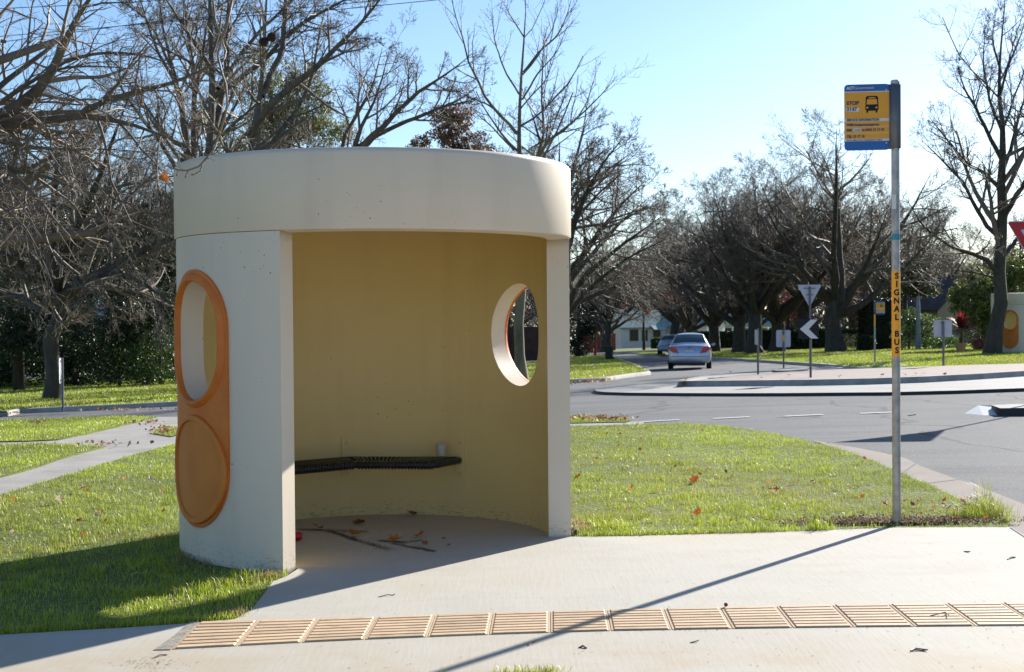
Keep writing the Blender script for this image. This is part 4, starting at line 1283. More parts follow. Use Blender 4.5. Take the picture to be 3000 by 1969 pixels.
# --- young plane tree seen through the oval opening and above the roof
b = tuple(G(1524, 1118)); D = b[1]
limbs = [PL([(1530, 1135, D, 24), (1524, 1118, D, 18), (1522, 1040, D, 15), (1519, 980, D, 15), (1523, 900, D, 14), (1528, 830, D, 13), (1528, 660, D, 11), (1526, 520, D, 9), (1520, 446, D, 7.5), (1517, 393, D, 6.5), (1526, 287, D, 5.5), (1528, 177, D, 4.8), (1536, 110, D, 4), (1545, 50, D, 3), (1538, -60, D, 2)], b)]
for sq, r0, r1, dd in (([(1515, 393), (1465, 334), (1422, 296), (1405, 241), (1367, 177), (1362, 120), (1330, 42), (1318, -40)], 5, 1.5, -1), ([(1465, 334), (1428, 305), (1380, 287), (1330, 262)], 3, 1.2, 2), ([(1534, 211), (1583, 148), (1634, 106), (1663, 42), (1680, -30)], 3.5, 1.2, 1), ([(1530, 292), (1575, 215), (1587, 203), (1634, 150), (1668, 60)], 3, 1.2, -2), ([(1520, 275), (1477, 203), (1448, 120), (1440, 0)], 3, 1.2, 1.5),
                       ([(1530, 640), (1560, 500), (1589, 420), (1598, 359), (1585, 296), (1591, 169), (1595, 80)], 6, 2, 2), ([(1533, 620), (1579, 452), (1600, 410), (1655, 380), (1697, 338), (1739, 304), (1811, 220)], 6, 1.5, -2), ([(1697, 338), (1720, 300), (1750, 200)], 2.4, 1, 1), ([(1505, 440), (1440, 370), (1370, 310)], 3, 1.2, 2), ([(1536, 110), (1510, 70), (1470, 0)], 2.5, 1, 1), ([(1600, 410), (1560, 430), (1540, 445)], 3, 1.5, 1)):
    limbs.append(PL(near(D, sq, r0, r1, dd), b))
bare_tree('plane_tree', 'young bare plane tree with blotched trunk seen through the oval opening, rising over the roof', b, 31, limbs, [LV(10, 7, ratio=.32, k=4, t0=.3, up=.8, ang=38, wob=.10), LV(5, 5, ratio=.45, wob=.15, up=.5, ang=38), LV(2, 3, ratio=.4, wob=.15)], .0045, bark='planebark', trunk_k=12)

# --- dense fan-shaped tree right of the shelter
b = base_at(1632, 66); D = 66
fan = [([(1636, 1000), (1660, 900), (1700, 820), (1791, 740), (1861, 690), (1930, 640)], 12, 3, -4), ([(1634, 900), (1671, 800), (1755, 680), (1820, 600), (1890, 530)], 12, 3, 3), ([(1634, 860), (1668, 700), (1720, 560), (1770, 470), (1830, 400)], 11, 3, -3), ([(1632, 820), (1650, 640), (1671, 520), (1700, 420), (1720, 350)], 11, 3, 4),
       ([(1630, 800), (1620, 620), (1600, 480), (1570, 370), (1550, 310)], 10, 3, -3), ([(1630, 800), (1560, 640), (1500, 520), (1450, 430)], 9, 3, 3), ([(1636, 940), (1700, 880), (1800, 838), (1880, 820), (1950, 800)], 8, 2.5, 4), ([(1632, 840), (1680, 640), (1750, 520), (1860, 440)], 9, 2.5, 6), ([(1634, 880), (1720, 760), (1830, 640), (1900, 580)], 9, 2.5, 7), ([(1636, 960), (1720, 850), (1830, 760), (1950, 700)], 8, 2.5, -7)]
limbs = [PL([(1630, 1050, D, 30), (1632, 960, D, 24), (1633, 880, D, 20), (1632, 760, D, 14), (1635, 600, D, 9), (1640, 420, D, 4)], b)] + [PL(near(D, *f), b) for f in fan]
bare_tree('bare_tree', 'dense bare tree fanning out to the right from behind the shelter doorway edge', b, 41, limbs, [LV(12, 6, ratio=.36, k=4, t0=.3, up=.35), LV(8, 5, ratio=.5, up=.3, wob=.14), LV(8, 4, ratio=.5, wob=.2), LV(3, 4, ratio=.5, wob=.2)], .0075)

# --- tall tree near the right edge
b = tuple(G(2913, 1037)); D = b[1]
limbs = [PL([(2905, 1050, D, 30), (2914, 1020, D, 25), (2920, 960, D, 21), (2930, 860, D, 19), (2935, 760, D, 17), (2940, 640, D, 15), (2938, 520, D, 12), (2936, 400, D, 9), (2930, 300, D, 7), (2925, 180, D, 5), (2940, 80, D, 3.5), (2945, 0, D, 2.5), (2948, -60, D, 1.5)], b)]
for sq, r0, r1, dd in (([(2925, 800), (2880, 750), (2830, 740), (2770, 715), (2700, 660), (2660, 590)], 8, 2.5, -3), ([(2935, 700), (2900, 670), (2850, 600), (2830, 540), (2760, 470), (2700, 410)], 8, 2.5, 2), ([(2936, 560), (2890, 510), (2830, 480), (2760, 390), (2720, 340)], 7, 2, 3), ([(2936, 470), (2900, 400), (2860, 320), (2820, 250), (2805, 190)], 7, 2, -3), ([(2934, 380), (2900, 300), (2880, 200), (2885, 90)], 5, 2, 2), ([(2930, 280), (2950, 200), (2985, 120), (3010, 40)], 4, 1.5, -1), ([(2938, 500), (2965, 420), (2990, 320), (3030, 220)], 7, 2, 2), ([(2938, 640), (2985, 560), (3040, 480), (3100, 420)], 9, 3, -3), ([(2932, 760), (2990, 690), (3060, 640)], 8, 3, 2), ([(2926, 190), (2905, 110), (2920, 30)], 3, 1.2, 1), ([(2932, 820), (2870, 800), (2790, 790)], 4, 1.5, 3)):
    limbs.append(PL(near(D, sq, r0, r1, dd), b))
bare_tree('bare_tree', 'tall slender bare tree in front of the distant round shelter at the right edge', b, 51, limbs, [LV(12, 6, ratio=.34, k=4, t0=.25, up=.6, ang=42), LV(7, 5, ratio=.5, up=.5), LV(5, 4, ratio=.55, wob=.18), LV(3, 4, ratio=.6, wob=.2)], .0055)

# --- the avenue of spreading trees on the far right lawn
def avenue(seed, H, spread, nl, fork, tr, levels, rmin, leafs=None, name='bare_tree', label='', loc=(0, 0, 0), group=None, lean=0):
    rng = np.random.default_rng(seed + 900)
    limbs = [([(0, 0, -.2), (0, 0, .15), (.0, 0, fork * .5), (lean * .3, 0, fork), (lean * .6, .1, H * .45), (lean, .1, H * .62), (lean, 0, H * .74)], [tr * 1.45, tr * 1.12, tr * .95, tr * .95, tr * .55, tr * .3, tr * .1])]
    for i in range(nl):
        a = 2 * math.pi * (i + rng.uniform(-.3, .3)) / nl
        z0 = fork * rng.uniform(.75, 1.15)
        out = spread * rng.uniform(.55, 1.0); hh = H * rng.uniform(.55, 1.0) * (1.15 - .45 * out / spread)
        ca, sa = math.cos(a), math.sin(a)
        tz = lambda t: z0 + (hh - z0) * t ** 1.15
        pts = [(ca * out * t ** .8 * (.9 if t < .5 else 1) + lean * min(1, z0 / H), sa * out * t ** .8, tz(t)) for t in (0.02, .15, .35, .6, .8, 1)]
        k = rng.uniform(.42, .62)
        limbs.append((pts, [tr * k, tr * k * .85, tr * k * .65, tr * k * .45, tr * k * .28, tr * k * .12]))
    return bare_tree(name, label, loc, seed, limbs, levels, rmin, group, leafs=leafs)
AV = [LV(9, 6, ratio=.44, k=4, t0=.25, up=.25), LV(8, 5, ratio=.52, up=.25, wob=.14), LV(8, 4, ratio=.52, wob=.2), LV(3, 3, ratio=.6, wob=.22)]
GRP = 'avenue of bare trees on the far right lawn'
def place(src, label, u, v, s, rz, group=None, y=None, first=False):
    loc = tuple(G(u, v)) if y is None else base_at(u, y)
    o = src if first else copy_tree(src)
    o.location = loc; o.rotation_euler.z = rz; o.scale = (s, s, s * 1.0)
    tag(o, label, 'tree', group)
    return o
ta = avenue(61, 16.4, 7.4, 8, 2.6, .48, AV, .0085, label='a')
tb = avenue(62, 15.6, 7.6, 8, 2.2, .42, AV, .0085, label='b')
tc_ = avenue(63, 17.0, 7.0, 8, 3.4, .50, AV, .0085, label='c')
place(tb, 'bare tree with a low bent limb, nearest right of the silver car', 2092, 1031, 1.0, 3.3, GRP, first=True)
place(ta, 'bare tree left of the tall grey lamp post, its crown merging with neighbours', 2166, 1033, .92, .4, GRP, first=True)
place(tc_, 'bare tree whose trunk stands right behind the tall grey lamp post', 2216, 1035, .90, 2.1, GRP, first=True)
place(ta, 'thick bare tree behind the white backed sign with the orange band', 2276, 1031, .98, 2.9, GRP)
place(tc_, 'bare tree behind the back of the grey triangle sign', 2356, 1022, 1.0, 4.0, GRP)
place(ta, 'stoutest bare tree of the row, between the chevron sign and the bus stop pole', 2450, 1030, 1.06, 5.2, GRP)
place(tb, 'bare tree straight behind the silver car roof', 2012, 1006, .9, 1.2, GRP, y=118)
place(tc_, 'bare tree just left above the silver car, in front of the white houses', 1972, 1006, .95, .5, GRP, y=140)
tm = avenue(64, 9.5, 4.5, 7, 2.6, .22, [LV(8, 6, ratio=.42, k=4, t0=.2, up=.3), LV(7, 5, ratio=.5, wob=.14), LV(6, 4, ratio=.5, wob=.2)], .011, label='m')
place(tm, 'small bare tree directly behind the dark wheelie bin', 1776, 1018, 1.05, 1.0, None, y=104, first=True)
FG = 'far bare trees closing the view'
for i, (u, y, s, rz, src) in enumerate(((2210, 150, 1.15, 2.6, tb), (2330, 160, 1.15, 4.4, tc_), (2500, 125, 1.0, 3.9, ta), (2575, 140, 1.05, .8, tc_), (2660, 130, .95, 2.2, tb), (2720, 150, .95, 5.0, ta), (2880, 160, .95, 3.0, tb), (2990, 150, .95, .2, ta), (1890, 235, 1.15, 1.7, tb), (1790, 240, 1.2, 3.1, ta), (1600, 190, 1.0, 4.1, tb), (1990, 220, 1.1, 2.2, ta), (1760, 150, .95, 2.0, tb), (1480, 130, .8, 1.5, ta))):
    place(src, 'grey bare tree in the distance beyond the lawns', u, 0, s, rz, FG, y=y)
LG = 'bare trees crowding the left background'
for i, (u, y, s, rz, src) in enumerate(((20, 84, 1.1, .4, ta), (400, 84, 1.0, 2.3, tb), (-60, 80, 1.0, 5.0, tb), (250, 90, 1.25, 1.1, tc_), (480, 92, 1.1, .9, ta))):
    place(src, 'grey bare tree in the tangle behind the dark shrubs on the left', u, 0, s, rz, LG, y=y)
# ------------------------------------------------------------------ evergreen foliage
def blob_points(rng, blobs, n, shell=.55):
    """points spread through ellipsoids, thicker near their skin; returns points, outward normals"""
    vol = np.array([b[3] * b[4] * b[5] for b in blobs]) ** .75
    k = rng.choice(len(blobs), n, p=vol / vol.sum())
    B = np.array(blobs)[k]
    d = unit(rng.normal(size=(n, 3)))
    r = shell + (1 - shell) * rng.random(n)[:, None] ** .7
    return B[:, :3] + d * r * B[:, 3:6], d

def foliage_plant(name, label, cat, loc, seed, blobs, n, size, cols, aspect=.5, trunk=None, group=None, droop=0.0, m='leaf', sub=0, subr=.3, colw=None, rotz=0):
    """a plant: trunk and a crown of many small leaves; sub>0 breaks the blobs into clumps"""
    rng = np.random.default_rng(seed)
    root = thing(name, label, cat, loc, rotz, group)
    bl = [list(b) for b in blobs]
    if sub:
        c, _ = blob_points(rng, bl, sub, .35)
        bl2 = []
        for p in c:
            s = subr * rng.uniform(.55, 1.25)
            bl2.append([*p, s * rng.uniform(.8, 1.3), s * rng.uniform(.8, 1.3), s * rng.uniform(.6, .95)])
        bl = bl2
    C, nr = blob_points(rng, bl, n, .45)
    leaf_cards('crown', C, size, cols, rng, root, M[m], aspect, nr, droop, colw)
    if trunk:
        mb = MB()
        for pts, rs in trunk: mb.tube(pts, rs, 8)
        mb.build('trunk', M['bark'], root, True)
    return root

def stem(h, r, lean=0): return [([(0, 0, -.1), (lean * .3, 0, h * .5), (lean, 0, h)], [r * 1.2, r, r * .5])]

DK = [(.022, .042, .014), (.032, .060, .018), (.018, .032, .012), (.05, .085, .022)]
MID = [(.05, .095, .02), (.075, .13, .025), (.035, .07, .018), (.11, .16, .035)]
OLIVE = [(.10, .115, .03), (.14, .14, .045), (.07, .085, .025), (.17, .16, .06)]

# dark shrubs along the back of the left lawn
for i, (u, v, hw, hh, lab, cols, sz) in enumerate((
        (40, 1135, 2.0, 3.7, 'tall dark green shrub at the far left edge, behind the lawn', MID, .13),
        (250, 1128, 1.1, 2.6, 'narrow dark shrub between the thick left tree and the blue roofed house', MID, .12),
        (350, 1131, 1.6, 3.3, 'dark glossy shrub in front of the blue roofed house on the left', DK, .12),
        (470, 1128, 1.9, 4.1, 'wide dark green shrub just left of the shelter wall', MID, .13),
        (-90, 1138, 2.0, 3.4, 'dark shrub at the very edge of the left lawn', DK, .13))):
    q = G(u, v)
    foliage_plant('shrub', lab, 'shrub', tuple(q), 100 + i, [(0, 0, hh * .48, hw, hw * .8, hh * .5), (hw * .45, .2, hh * .35, hw * .7, hw * .6, hh * .35), (-hw * .5, 0, hh * .38, hw * .65, hw * .6, hh * .38)], 7000, sz, cols, .5, stem(hh * .6, .06), sub=60, subr=hw * .38)
# low bank of dark hedge behind them, and dark pines above
q = base_at(130, 66)
foliage_plant('hedge', 'long dark hedge closing the back of the left lawn', 'hedge', q, 120, [(x, 0, .9, 1.3, .8, 1.1) for x in np.arange(-7, 12, 1.5)], 16000, .13, DK, sub=130, subr=.5)
for i, (u, y, H, W, lab) in enumerate(((40, 60, 8.6, 2.6, 'dark pine behind the shrubs at the far left'), (215, 66, 8.8, 2.8, 'dark pine behind the thick left tree'), (420, 62, 8.4, 2.6, 'dark pine left of the shelter, above the blue roofed house'), (520, 70, 8.6, 2.6, 'dark pine hidden partly by the shelter wall'), (310, 74, 10.0, 3.0, 'tallest dark pine in the left background'))):
    b = base_at(u, y)
    rg = np.random.default_rng(i + 7)
    bl = []
    for k in range(26):
        h = H * (.22 + .78 * (k / 26)); rr = W * (1.05 - .75 * k / 26)
        a = rg.uniform(0, 6.28)
        bl.append((rr * .55 * math.cos(a), rr * .55 * math.sin(a), h, rr * .55, rr * .55, .55))
    foliage_plant('pine_tree', lab, 'tree', b, 130 + i, bl, 9000, .28, [(.028, .045, .02), (.04, .062, .026), (.02, .032, .015), (.055, .075, .03)], .16, stem(H * .95, .22), sub=120, subr=.75)
# tall loose gum behind the roof
b = base_at(800, 68)
zt = P(800, 115, 68)[2] - b[2]
def pb_(u, v, y, b): return P(u, v, y) - np.array(b)
bl = []
for u, v, r in ((760, 170, 42), (830, 220, 55), (700, 260, 45), (790, 300, 70), (900, 250, 55), (960, 300, 45), (870, 360, 70), (720, 370, 60), (950, 390, 60), (620, 380, 50), (1000, 380, 30), (800, 430, 80), (680, 440, 60)):
    p = pb_(u, v, 68, b); s = r / F * 68
    bl.append((*p, s, s * .8, s))
foliage_plant('gum_tree', 'loose olive green gum tree rising behind the bare limbs over the roof', 'tree', b, 150, bl, 24000, .17, [(.20, .22, .055), (.27, .26, .08), (.14, .165, .045), (.33, .30, .11)], .28, [([(0, 0, -.1), (.2, 0, 4), (0, 0, 9), (-.2, 0, zt * .9)], [.3, .25, .15, .04]), ([(.1, 0, 6), (1.2, 0, 9), (2.2, 0, 11)], [.12, .09, .03]), ([(.1, 0, 5.5), (-1.2, 0, 8), (-1.8, 0, 10)], [.12, .08, .03])], droop=1.2, sub=210, subr=.55)
# russet conifer
b = base_at(1320, 95)
bl = []
for u, v, r in ((1290, 350, 22), (1330, 350, 25), (1270, 390, 32), (1330, 395, 40), (1380, 400, 28), (1260, 440, 40), (1320, 450, 50), (1390, 445, 38), (1320, 520, 70), (1330, 600, 75)):
    p = pb_(u, v, 95, b); s = r / F * 95
    bl.append((*p, s, s, s * 1.1))
foliage_plant('russet_tree', 'rounded reddish brown tree top just above the roof, left of the young plane tree', 'tree', b, 151, bl, 17000, .22, [(.24, .12, .065), (.30, .155, .085), (.17, .10, .06), (.09, .09, .05)], .45, stem(11, .3), sub=70, subr=.75)
# cypress and garden plants beside the white house
b = tuple(G(1690, 1016)); 
foliage_plant('cypress', 'dark upright cypress beside the shelter doorway edge, left of the red fence', 'tree', base_at(1690, 112), 152, [(0, 0, 3.2 + .0, 1.3, 1.3, 3.4), (0, 0, 1.6, 1.5, 1.5, 2.0)], 6000, .2, [(.008, .016, .008), (.014, .025, .01)], .35, stem(5, .2), sub=50, subr=.55)
b = base_at(1740, 175)
foliage_plant('conifer', 'mid green conifer behind the small tree by the wheelie bin', 'tree', b, 153, [(0, 0, 6 - k * .5 + k, 2.4 - k * .2, 2, 1.4) for k in range(8)], 6000, .35, [(.04, .065, .025), (.06, .09, .03), (.025, .045, .02)], .2, stem(9, .25), sub=60, subr=.9)
# orange leaves left on the tree behind the silver car
def leafy(u, y, label, v0, spots, n, size, cols, seed, cat='tree', trunk=True):
    b = base_at(u, y); bl = []
    for uu, vv, r in spots:
        p = pb_(uu, vv, y, b); s = r / F * y; bl.append((*p, s, s, s * .8))
    return foliage_plant('autumn_tree', label, cat, b, seed, bl, n, size, cols, .6, stem(4.5, .14) if trunk else None, sub=40, subr=.7, m='dryleaf')
leafy(1995, 132, 'tree with sparse orange autumn leaves above the silver car', 0, ((1945, 880, 28), (1990, 890, 22), (2040, 905, 24), (2070, 870, 20), (1900, 905, 20), (2000, 840, 30)), 900, .26, [(.42, .15, .03), (.5, .22, .04), (.3, .1, .03)], 160)
leafy(1880, 150, 'tree with dull red leaves over the white house roof', 0, ((1880, 850, 34), (1840, 880, 30), (1930, 830, 30), (1960, 860, 24)), 800, .28, [(.24, .075, .05), (.3, .1, .06), (.18, .07, .05)], 161)
leafy(2305, 118, 'tree with pinkish red leaves behind the white backed sign', 0, ((2290, 880, 34), (2330, 900, 36), (2260, 920, 30), (2320, 850, 26), (2360, 930, 26), (2300, 940, 34)), 1600, .20, [(.28, .085, .075), (.22, .07, .06), (.34, .14, .11)], 162)
leafy(2420, 120, 'twiggy bush with faint red leaves right of the stoutest tree', 0, ((2480, 900, 30), (2500, 860, 30), (2420, 930, 30), (2510, 930, 26)), 700, .20, [(.25, .09, .07), (.16, .09, .07)], 163)

# clipped hedges on the far right
def hedge_box(label, u0, u1, vb, vt, seed, cols, depth=1.2, n=5000, size=.10, topcols=None, core=True, off=0.0, y=None):
    a = G(u0, vb); b = G(u1, vb)
    yy = (a[1] + b[1]) / 2 if y is None else y
    a = P(u0, vb, yy); b = P(u1, vb, yy)
    c = (a + b) / 2; z = float(terr(c[0], yy))
    W = b[0] - a[0]; H = P(u0, vt, yy)[2] - z
    root = thing('hedge', label, 'hedge', (c[0], yy, z))
    rng = np.random.default_rng(seed)
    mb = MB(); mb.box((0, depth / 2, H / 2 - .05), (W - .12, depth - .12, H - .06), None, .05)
    mb.build('shade_core', M['hedgecore'], root)  # solid dark box, its colour standing in for the shade behind the leaves
    # leaves over front, top, sides
    A = np.array([W * H, W * depth, depth * H, depth * H]); k = rng.choice(4, n, p=A / A.sum())
    r1, r2 = rng.random(n), rng.random(n); j = rng.normal(0, .05, n)
    C = np.zeros((n, 3)); nr = np.zeros((n, 3))
    for kk, (fx, fn) in enumerate(((lambda a, b, j: (a * W - W / 2, j, b * H), (0, -1, .2)), (lambda a, b, j: (a * W - W / 2, b * depth, H + j), (0, 0, 1)), (lambda a, b, j: (-W / 2 + j, a * depth, b * H), (-1, 0, .2)), (lambda a, b, j: (W / 2 + j, a * depth, b * H), (1, 0, .2)))):
        s = k == kk
        x, y_, z_ = fx(r1[s], r2[s], j[s]); C[s] = np.column_stack([np.broadcast_to(x, s.sum()), np.broadcast_to(y_, s.sum()), np.broadcast_to(z_, s.sum())]); nr[s] = fn
    leaf_cards('foliage', C, size, cols, rng, root, M['leaf'], .55, nr)
    return root
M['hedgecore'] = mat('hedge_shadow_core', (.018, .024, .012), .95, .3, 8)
HC = [(.035, .06, .016), (.05, .08, .02), (.025, .045, .014)]
hedge_box('low clipped hedge behind the tree row, between white sign and stoutest trunk', 2180, 2440, 1021, 967, 170, HC, 1.6, 9000, .13, y=105)
hedge_box('low clipped hedge right of the stoutest trunk', 2452, 2560, 1006, 967, 171, HC, 1.4, 5000, .13, y=112)
hedge_box('low clipped hedge in front of the second white house, left of the trunks', 1990, 2300, 1003, 975, 172, [(.045, .075, .016), (.065, .10, .02)], 1.6, 9000, .16, y=140)
hedge_box('short clipped hedge in front of the white house, left of the parked blue car', 1912, 1962, 1009, 992, 173, [(.05, .08, .018), (.07, .11, .025)], 1.5, 3000, .18, y=165)
hedge_box('tall dark clipped hedge behind the far yellow bus stop sign', 2535, 2620, 1025, 878, 174, [(.014, .022, .010), (.022, .034, .013)], 2.0, 9000, .10, y=88)
hedge_box('small dark clipped box hedge left of the far bus stop pole', 2528, 2562, 1026, 988, 175, [(.02, .034, .012), (.03, .05, .016)], 1.2, 2500, .10, y=85)
q = base_at(2488, 92)
foliage_plant('shrub', 'variegated pale green shrub between stoutest trunk and far bus stop', 'shrub', q, 176, [(x, 0, .55, .6, .5, .6) for x in (-1, -.3, .4, 1.0)], 3500, .09, [(.16, .2, .08), (.3, .3, .18), (.10, .14, .04)], .4)
q = base_at(2660, 84)
bl = [(*(pb_(u, v, 84, q)), r / F * 84, r / F * 84, r / F * 84) for u, v, r in ((2650, 960, 40), (2690, 950, 40), (2720, 965, 34), (2650, 1000, 30), (2720, 1000, 30), (2670, 920, 26), (2735, 1010, 20))]
foliage_plant('shrub', 'pale glossy green shrub around the grey pole, right of the near bus stop pole', 'shrub', q, 177, bl, 6000, .15, [(.12, .19, .05), (.18, .25, .09), (.07, .12, .03), (.24, .3, .14)], .4, stem(1.6, .05), sub=60, subr=.5)
q = base_at(2650, 96)
bl = [(*(pb_(u, v, 96, q)), r / F * 96, r / F * 96, r / F * 96) for u, v, r in ((2600, 870, 34), (2650, 850, 46), (2700, 840, 40), (2690, 800, 36), (2610, 910, 36), (2640, 790, 30))]
foliage_plant('evergreen_tree', 'dark olive evergreen behind the pale shrub and grey pole', 'tree', q, 178, bl, 7000, .18, [(.05, .06, .02), (.09, .085, .025), (.03, .04, .018)], .4, stem(4, .15), sub=70, subr=.6)
q = base_at(2880, 76)
bl = [(*(pb_(u, v, 76 + dv, q)), r / F * 76, r / F * 76, r / F * 76) for u, v, r, dv in ((2850, 830, 42, 0), (2830, 880, 42, 1), (2880, 790, 36, 0), (2960, 800, 50, 1), (3020, 810, 50, 0), (2880, 860, 50, -1), (2950, 870, 60, 0), (2860, 920, 50, 0), (2920, 930, 60, 1), (2820, 900, 26, -1), (2990, 760, 26, 0))]
foliage_plant('round_bush', 'large rounded yellow green bush behind the right bare tree trunk', 'bush', q, 179, bl, 30000, .15, [(.20, .235, .055), (.26, .28, .075), (.10, .135, .03), (.06, .09, .022)], .5, stem(2, .12), sub=110, subr=.55)
q = base_at(2880, 90)
foliage_plant('shrub', 'deep green shrub behind the red spiky plant', 'shrub', q, 180, [(0, 0, 1.0, 2.4, .8, 1.2), (1.4, 0, 1.4, 1.6, .8, 1.4)], 5000, .13, DK, sub=50, subr=.5)
q = tuple(G(2868, 1027)); q = base_at(2868, 74)
foliage_plant('flower_bush', 'low bush with pink red flowers left of the right bare trunk', 'bush', q, 181, [(0, 0, .32, .48, .4, .34)], 1500, .09, [(.42, .075, .10), (.5, .16, .18), (.06, .10, .03)], .6, colw=[.4, .25, .35])
q = base_at(2760, 82)
foliage_plant('shrub', 'low bright green shrub under the blank pale sign back', 'shrub', q, 182, [(-.6, 0, .35, .7, .5, .4), (.4, 0, .4, .7, .5, .45)], 2500, .10, [(.10, .19, .03), (.14, .25, .05), (.06, .11, .02)], .45)
# red spiky cordyline in a terracotta pot
q = base_at(2812, 70); rg = np.random.default_rng(5)
r = thing('spiky_plant', 'red spiky strap leaved plant in a tan pot, right of the blank sign back', 'plant', q)
n = 130; zc = P(2812, 962, 70)[2] - q[2]
V = []; T = []; cc = []
for i in range(n):
    a = rg.uniform(0, 6.28); e = rg.uniform(-.5, 1.35); L = rg.uniform(.75, 1.15)
    d = np.array([math.cos(a) * math.cos(e), math.sin(a) * math.cos(e), math.sin(e)]); s = np.array([-math.sin(a), math.cos(a), 0]) * .06
    c0 = np.array([0, 0, zc]); k = len(V)
    mid = c0 + d * L * .55 + np.array([0, 0, .03]); tip = c0 + d * L - np.array([0, 0, .16 * L])
    V += [c0 - s * .6, c0 + s * .6, mid - s, mid + s, tip]; T += [(k, k + 1, k + 3), (k, k + 3, k + 2), (k + 2, k + 3, k + 4)]
    cc += [np.array((.20, .028, .028) if e > .1 else (.30, .26, .22)) * rg.uniform(.6, 1.3)] * 5
np_mesh('leaves', np.array(V), [np.array(T)], M['dryleaf'], r, False, None, np.array(cc))
MB().tube([(0, 0, .4), (.02, 0, zc)], [.09, .06], 8).build('stem', M['bark'], r)
MB().lathe([(.001, .01), (.20, .01), (.22, .2), (.25, .42), (.28, .44), (.27, .48), (.23, .46), (.001, .44)], 20).build('pot', M['pot'], r, angle=40)
# far-off wood that closes the horizon
rng = np.random.default_rng(77)
n = 26000
x = rng.uniform(-150, 170, n); y = rng.uniform(262, 300, n)
hmax = 9 + 4 * np.sin(x * .11) + 3 * np.sin(x * .31 + 1)
z = terr(x, y) + hmax * rng.random(n) ** .8
k = np.column_stack([x, y, z])
tag(leaf_cards('distant_woodland', k, 1.6, [(.045, .055, .03), (.07, .065, .045), (.055, .045, .036), (.09, .08, .06)], rng, None, M['leaf'], .5), 'hazy dark wood closing the horizon beyond the houses', 'woodland', None, 'stuff')

# ------------------------------------------------------------------ houses
def house(label, loc, rz, L, D, eave, ridge, wall, roof, wins=(), door=None, over=.35, chimney=None, porch=None):
    """gabled along local x; front faces -y. wins: (face, centre, sill, w, h) with face 'f' front, 'l' left gable, 'r' right gable"""
    r = thing('house', label, 'house', loc, rz)
    prof = [(-D / 2, -.8), (D / 2, -.8), (D / 2, eave), (0, ridge), (-D / 2, eave)]
    v = [(-L / 2, y, z) for y, z in prof] + [(L / 2, y, z) for y, z in prof]
    MB().add(v, [(0, 4, 3, 2, 1), (5, 6, 7, 8, 9), (0, 1, 6, 5), (1, 2, 7, 6), (4, 0, 5, 9), (2, 3, 8, 7), (3, 4, 9, 8)]).build('wall', wall, r)
    sl = (ridge - eave) / (D / 2); t = .14
    ey = D / 2 + over; ez = eave - sl * over + .03
    prof = [(-ey, ez), (0, ridge + .03), (ey, ez), (ey, ez + t), (0, ridge + .03 + t), (-ey, ez + t)]
    v = [(-L / 2 - over, y, z) for y, z in prof] + [(L / 2 + over, y, z) for y, z in prof]
    rf = MB().add(v, [(0, 1, 4, 5), (1, 2, 3, 4), (6, 11, 10, 7), (7, 10, 9, 8), (0, 6, 7, 1), (1, 7, 8, 2), (5, 4, 10, 11), (4, 3, 9, 10), (0, 5, 11, 6), (2, 8, 9, 3)]).build('roof', roof, r)
    def opening(face, c, sill, w, h, kind):
        if face == 'f': o = Matrix.Translation((c, -D / 2, sill)); 
        elif face == 'l': o = Matrix.Translation((-L / 2, c, sill)) @ Matrix.Rotation(rad(-90), 4, 'Z')
        else: o = Matrix.Translation((L / 2, c, sill)) @ Matrix.Rotation(rad(90), 4, 'Z')
        fr = MB().box((0, -.03, h + .04), (w + .16, .08, .08)).box((0, -.03, -.04), (w + .24, .12, .08)).box((-w / 2 - .04, -.03, h / 2), (.08, .08, h)).box((w / 2 + .04, -.03, h / 2), (.08, .08, h))
        if kind == 'window': fr.box((0, -.025, h / 2), (.04, .06, h))
        f = fr.build(kind, M['frame'], r); f.matrix_local = o
        MB().box((0, -.012, h / 2), (w, .03, h)).build('pane' if kind == 'window' else 'leaf', M['window'], f)
    for w in wins: opening(*w, 'window')
    if door: opening('f', door, .15, .95, 2.05, 'door')
    if porch:
        px = porch
        MB().add([(px - .9, -D / 2, 2.9), (px + .9, -D / 2, 2.9), (px + 1.0, -D / 2 - 1.4, 2.35), (px - 1.0, -D / 2 - 1.4, 2.35), (px - .9, -D / 2, 2.8), (px + .9, -D / 2, 2.8), (px + 1.0, -D / 2 - 1.4, 2.25), (px - 1.0, -D / 2 - 1.4, 2.25)],
                 [(0, 3, 2, 1), (4, 5, 6, 7), (0, 4, 7, 3), (1, 2, 6, 5), (3, 7, 6, 2)]).build('porch_roof', roof, r)
    if chimney:
        MB().box((chimney, .4, ridge + .2), (.6, .6, 1.5)).box((chimney, .4, ridge + 1.0), (.72, .72, .14)).build('chimney', M['wallwhite'], rf)
    return r
y = 190
a = P(1862, 1006, y)
house('white house with a green roof, behind the wheelie bin and silver car', (a[0], y + 4, float(terr(a[0], y)) + .1), rad(20), 6.6, 6.6, 2.7, 4.9, M['wallwhite'], M['roofgreen'], (('l', -.5, .9, .55, 1.4), ('f', -1.4, .9, 1.1, 1.4), ('f', .2, .9, .7, 1.3)), door=2.0, porch=2.0)
a = P(2040, 1004, 190)
house('second white house half hidden behind the tree trunks right of the silver car', (a[0], 194, float(terr(a[0], 190)) + .1), rad(-32), 7.0, 6.0, 2.7, 4.7, M['wallwhite'], M['roofgreen'], (('f', -.8, .9, 1.1, 1.4), ('f', 1.6, .9, .9, 1.4)))
a = P(2172, 1004, 205)
house('third pale house with a light green roof seen between the avenue trunks', (a[0], 210, float(terr(a[0], 205)) + .1), rad(4), 9, 6, 2.5, 4.4, M['wallwhite'], M['roofgreen'], (('f', -2, .9, 1.2, 1.2),))
a = P(2790, 1000, 104)
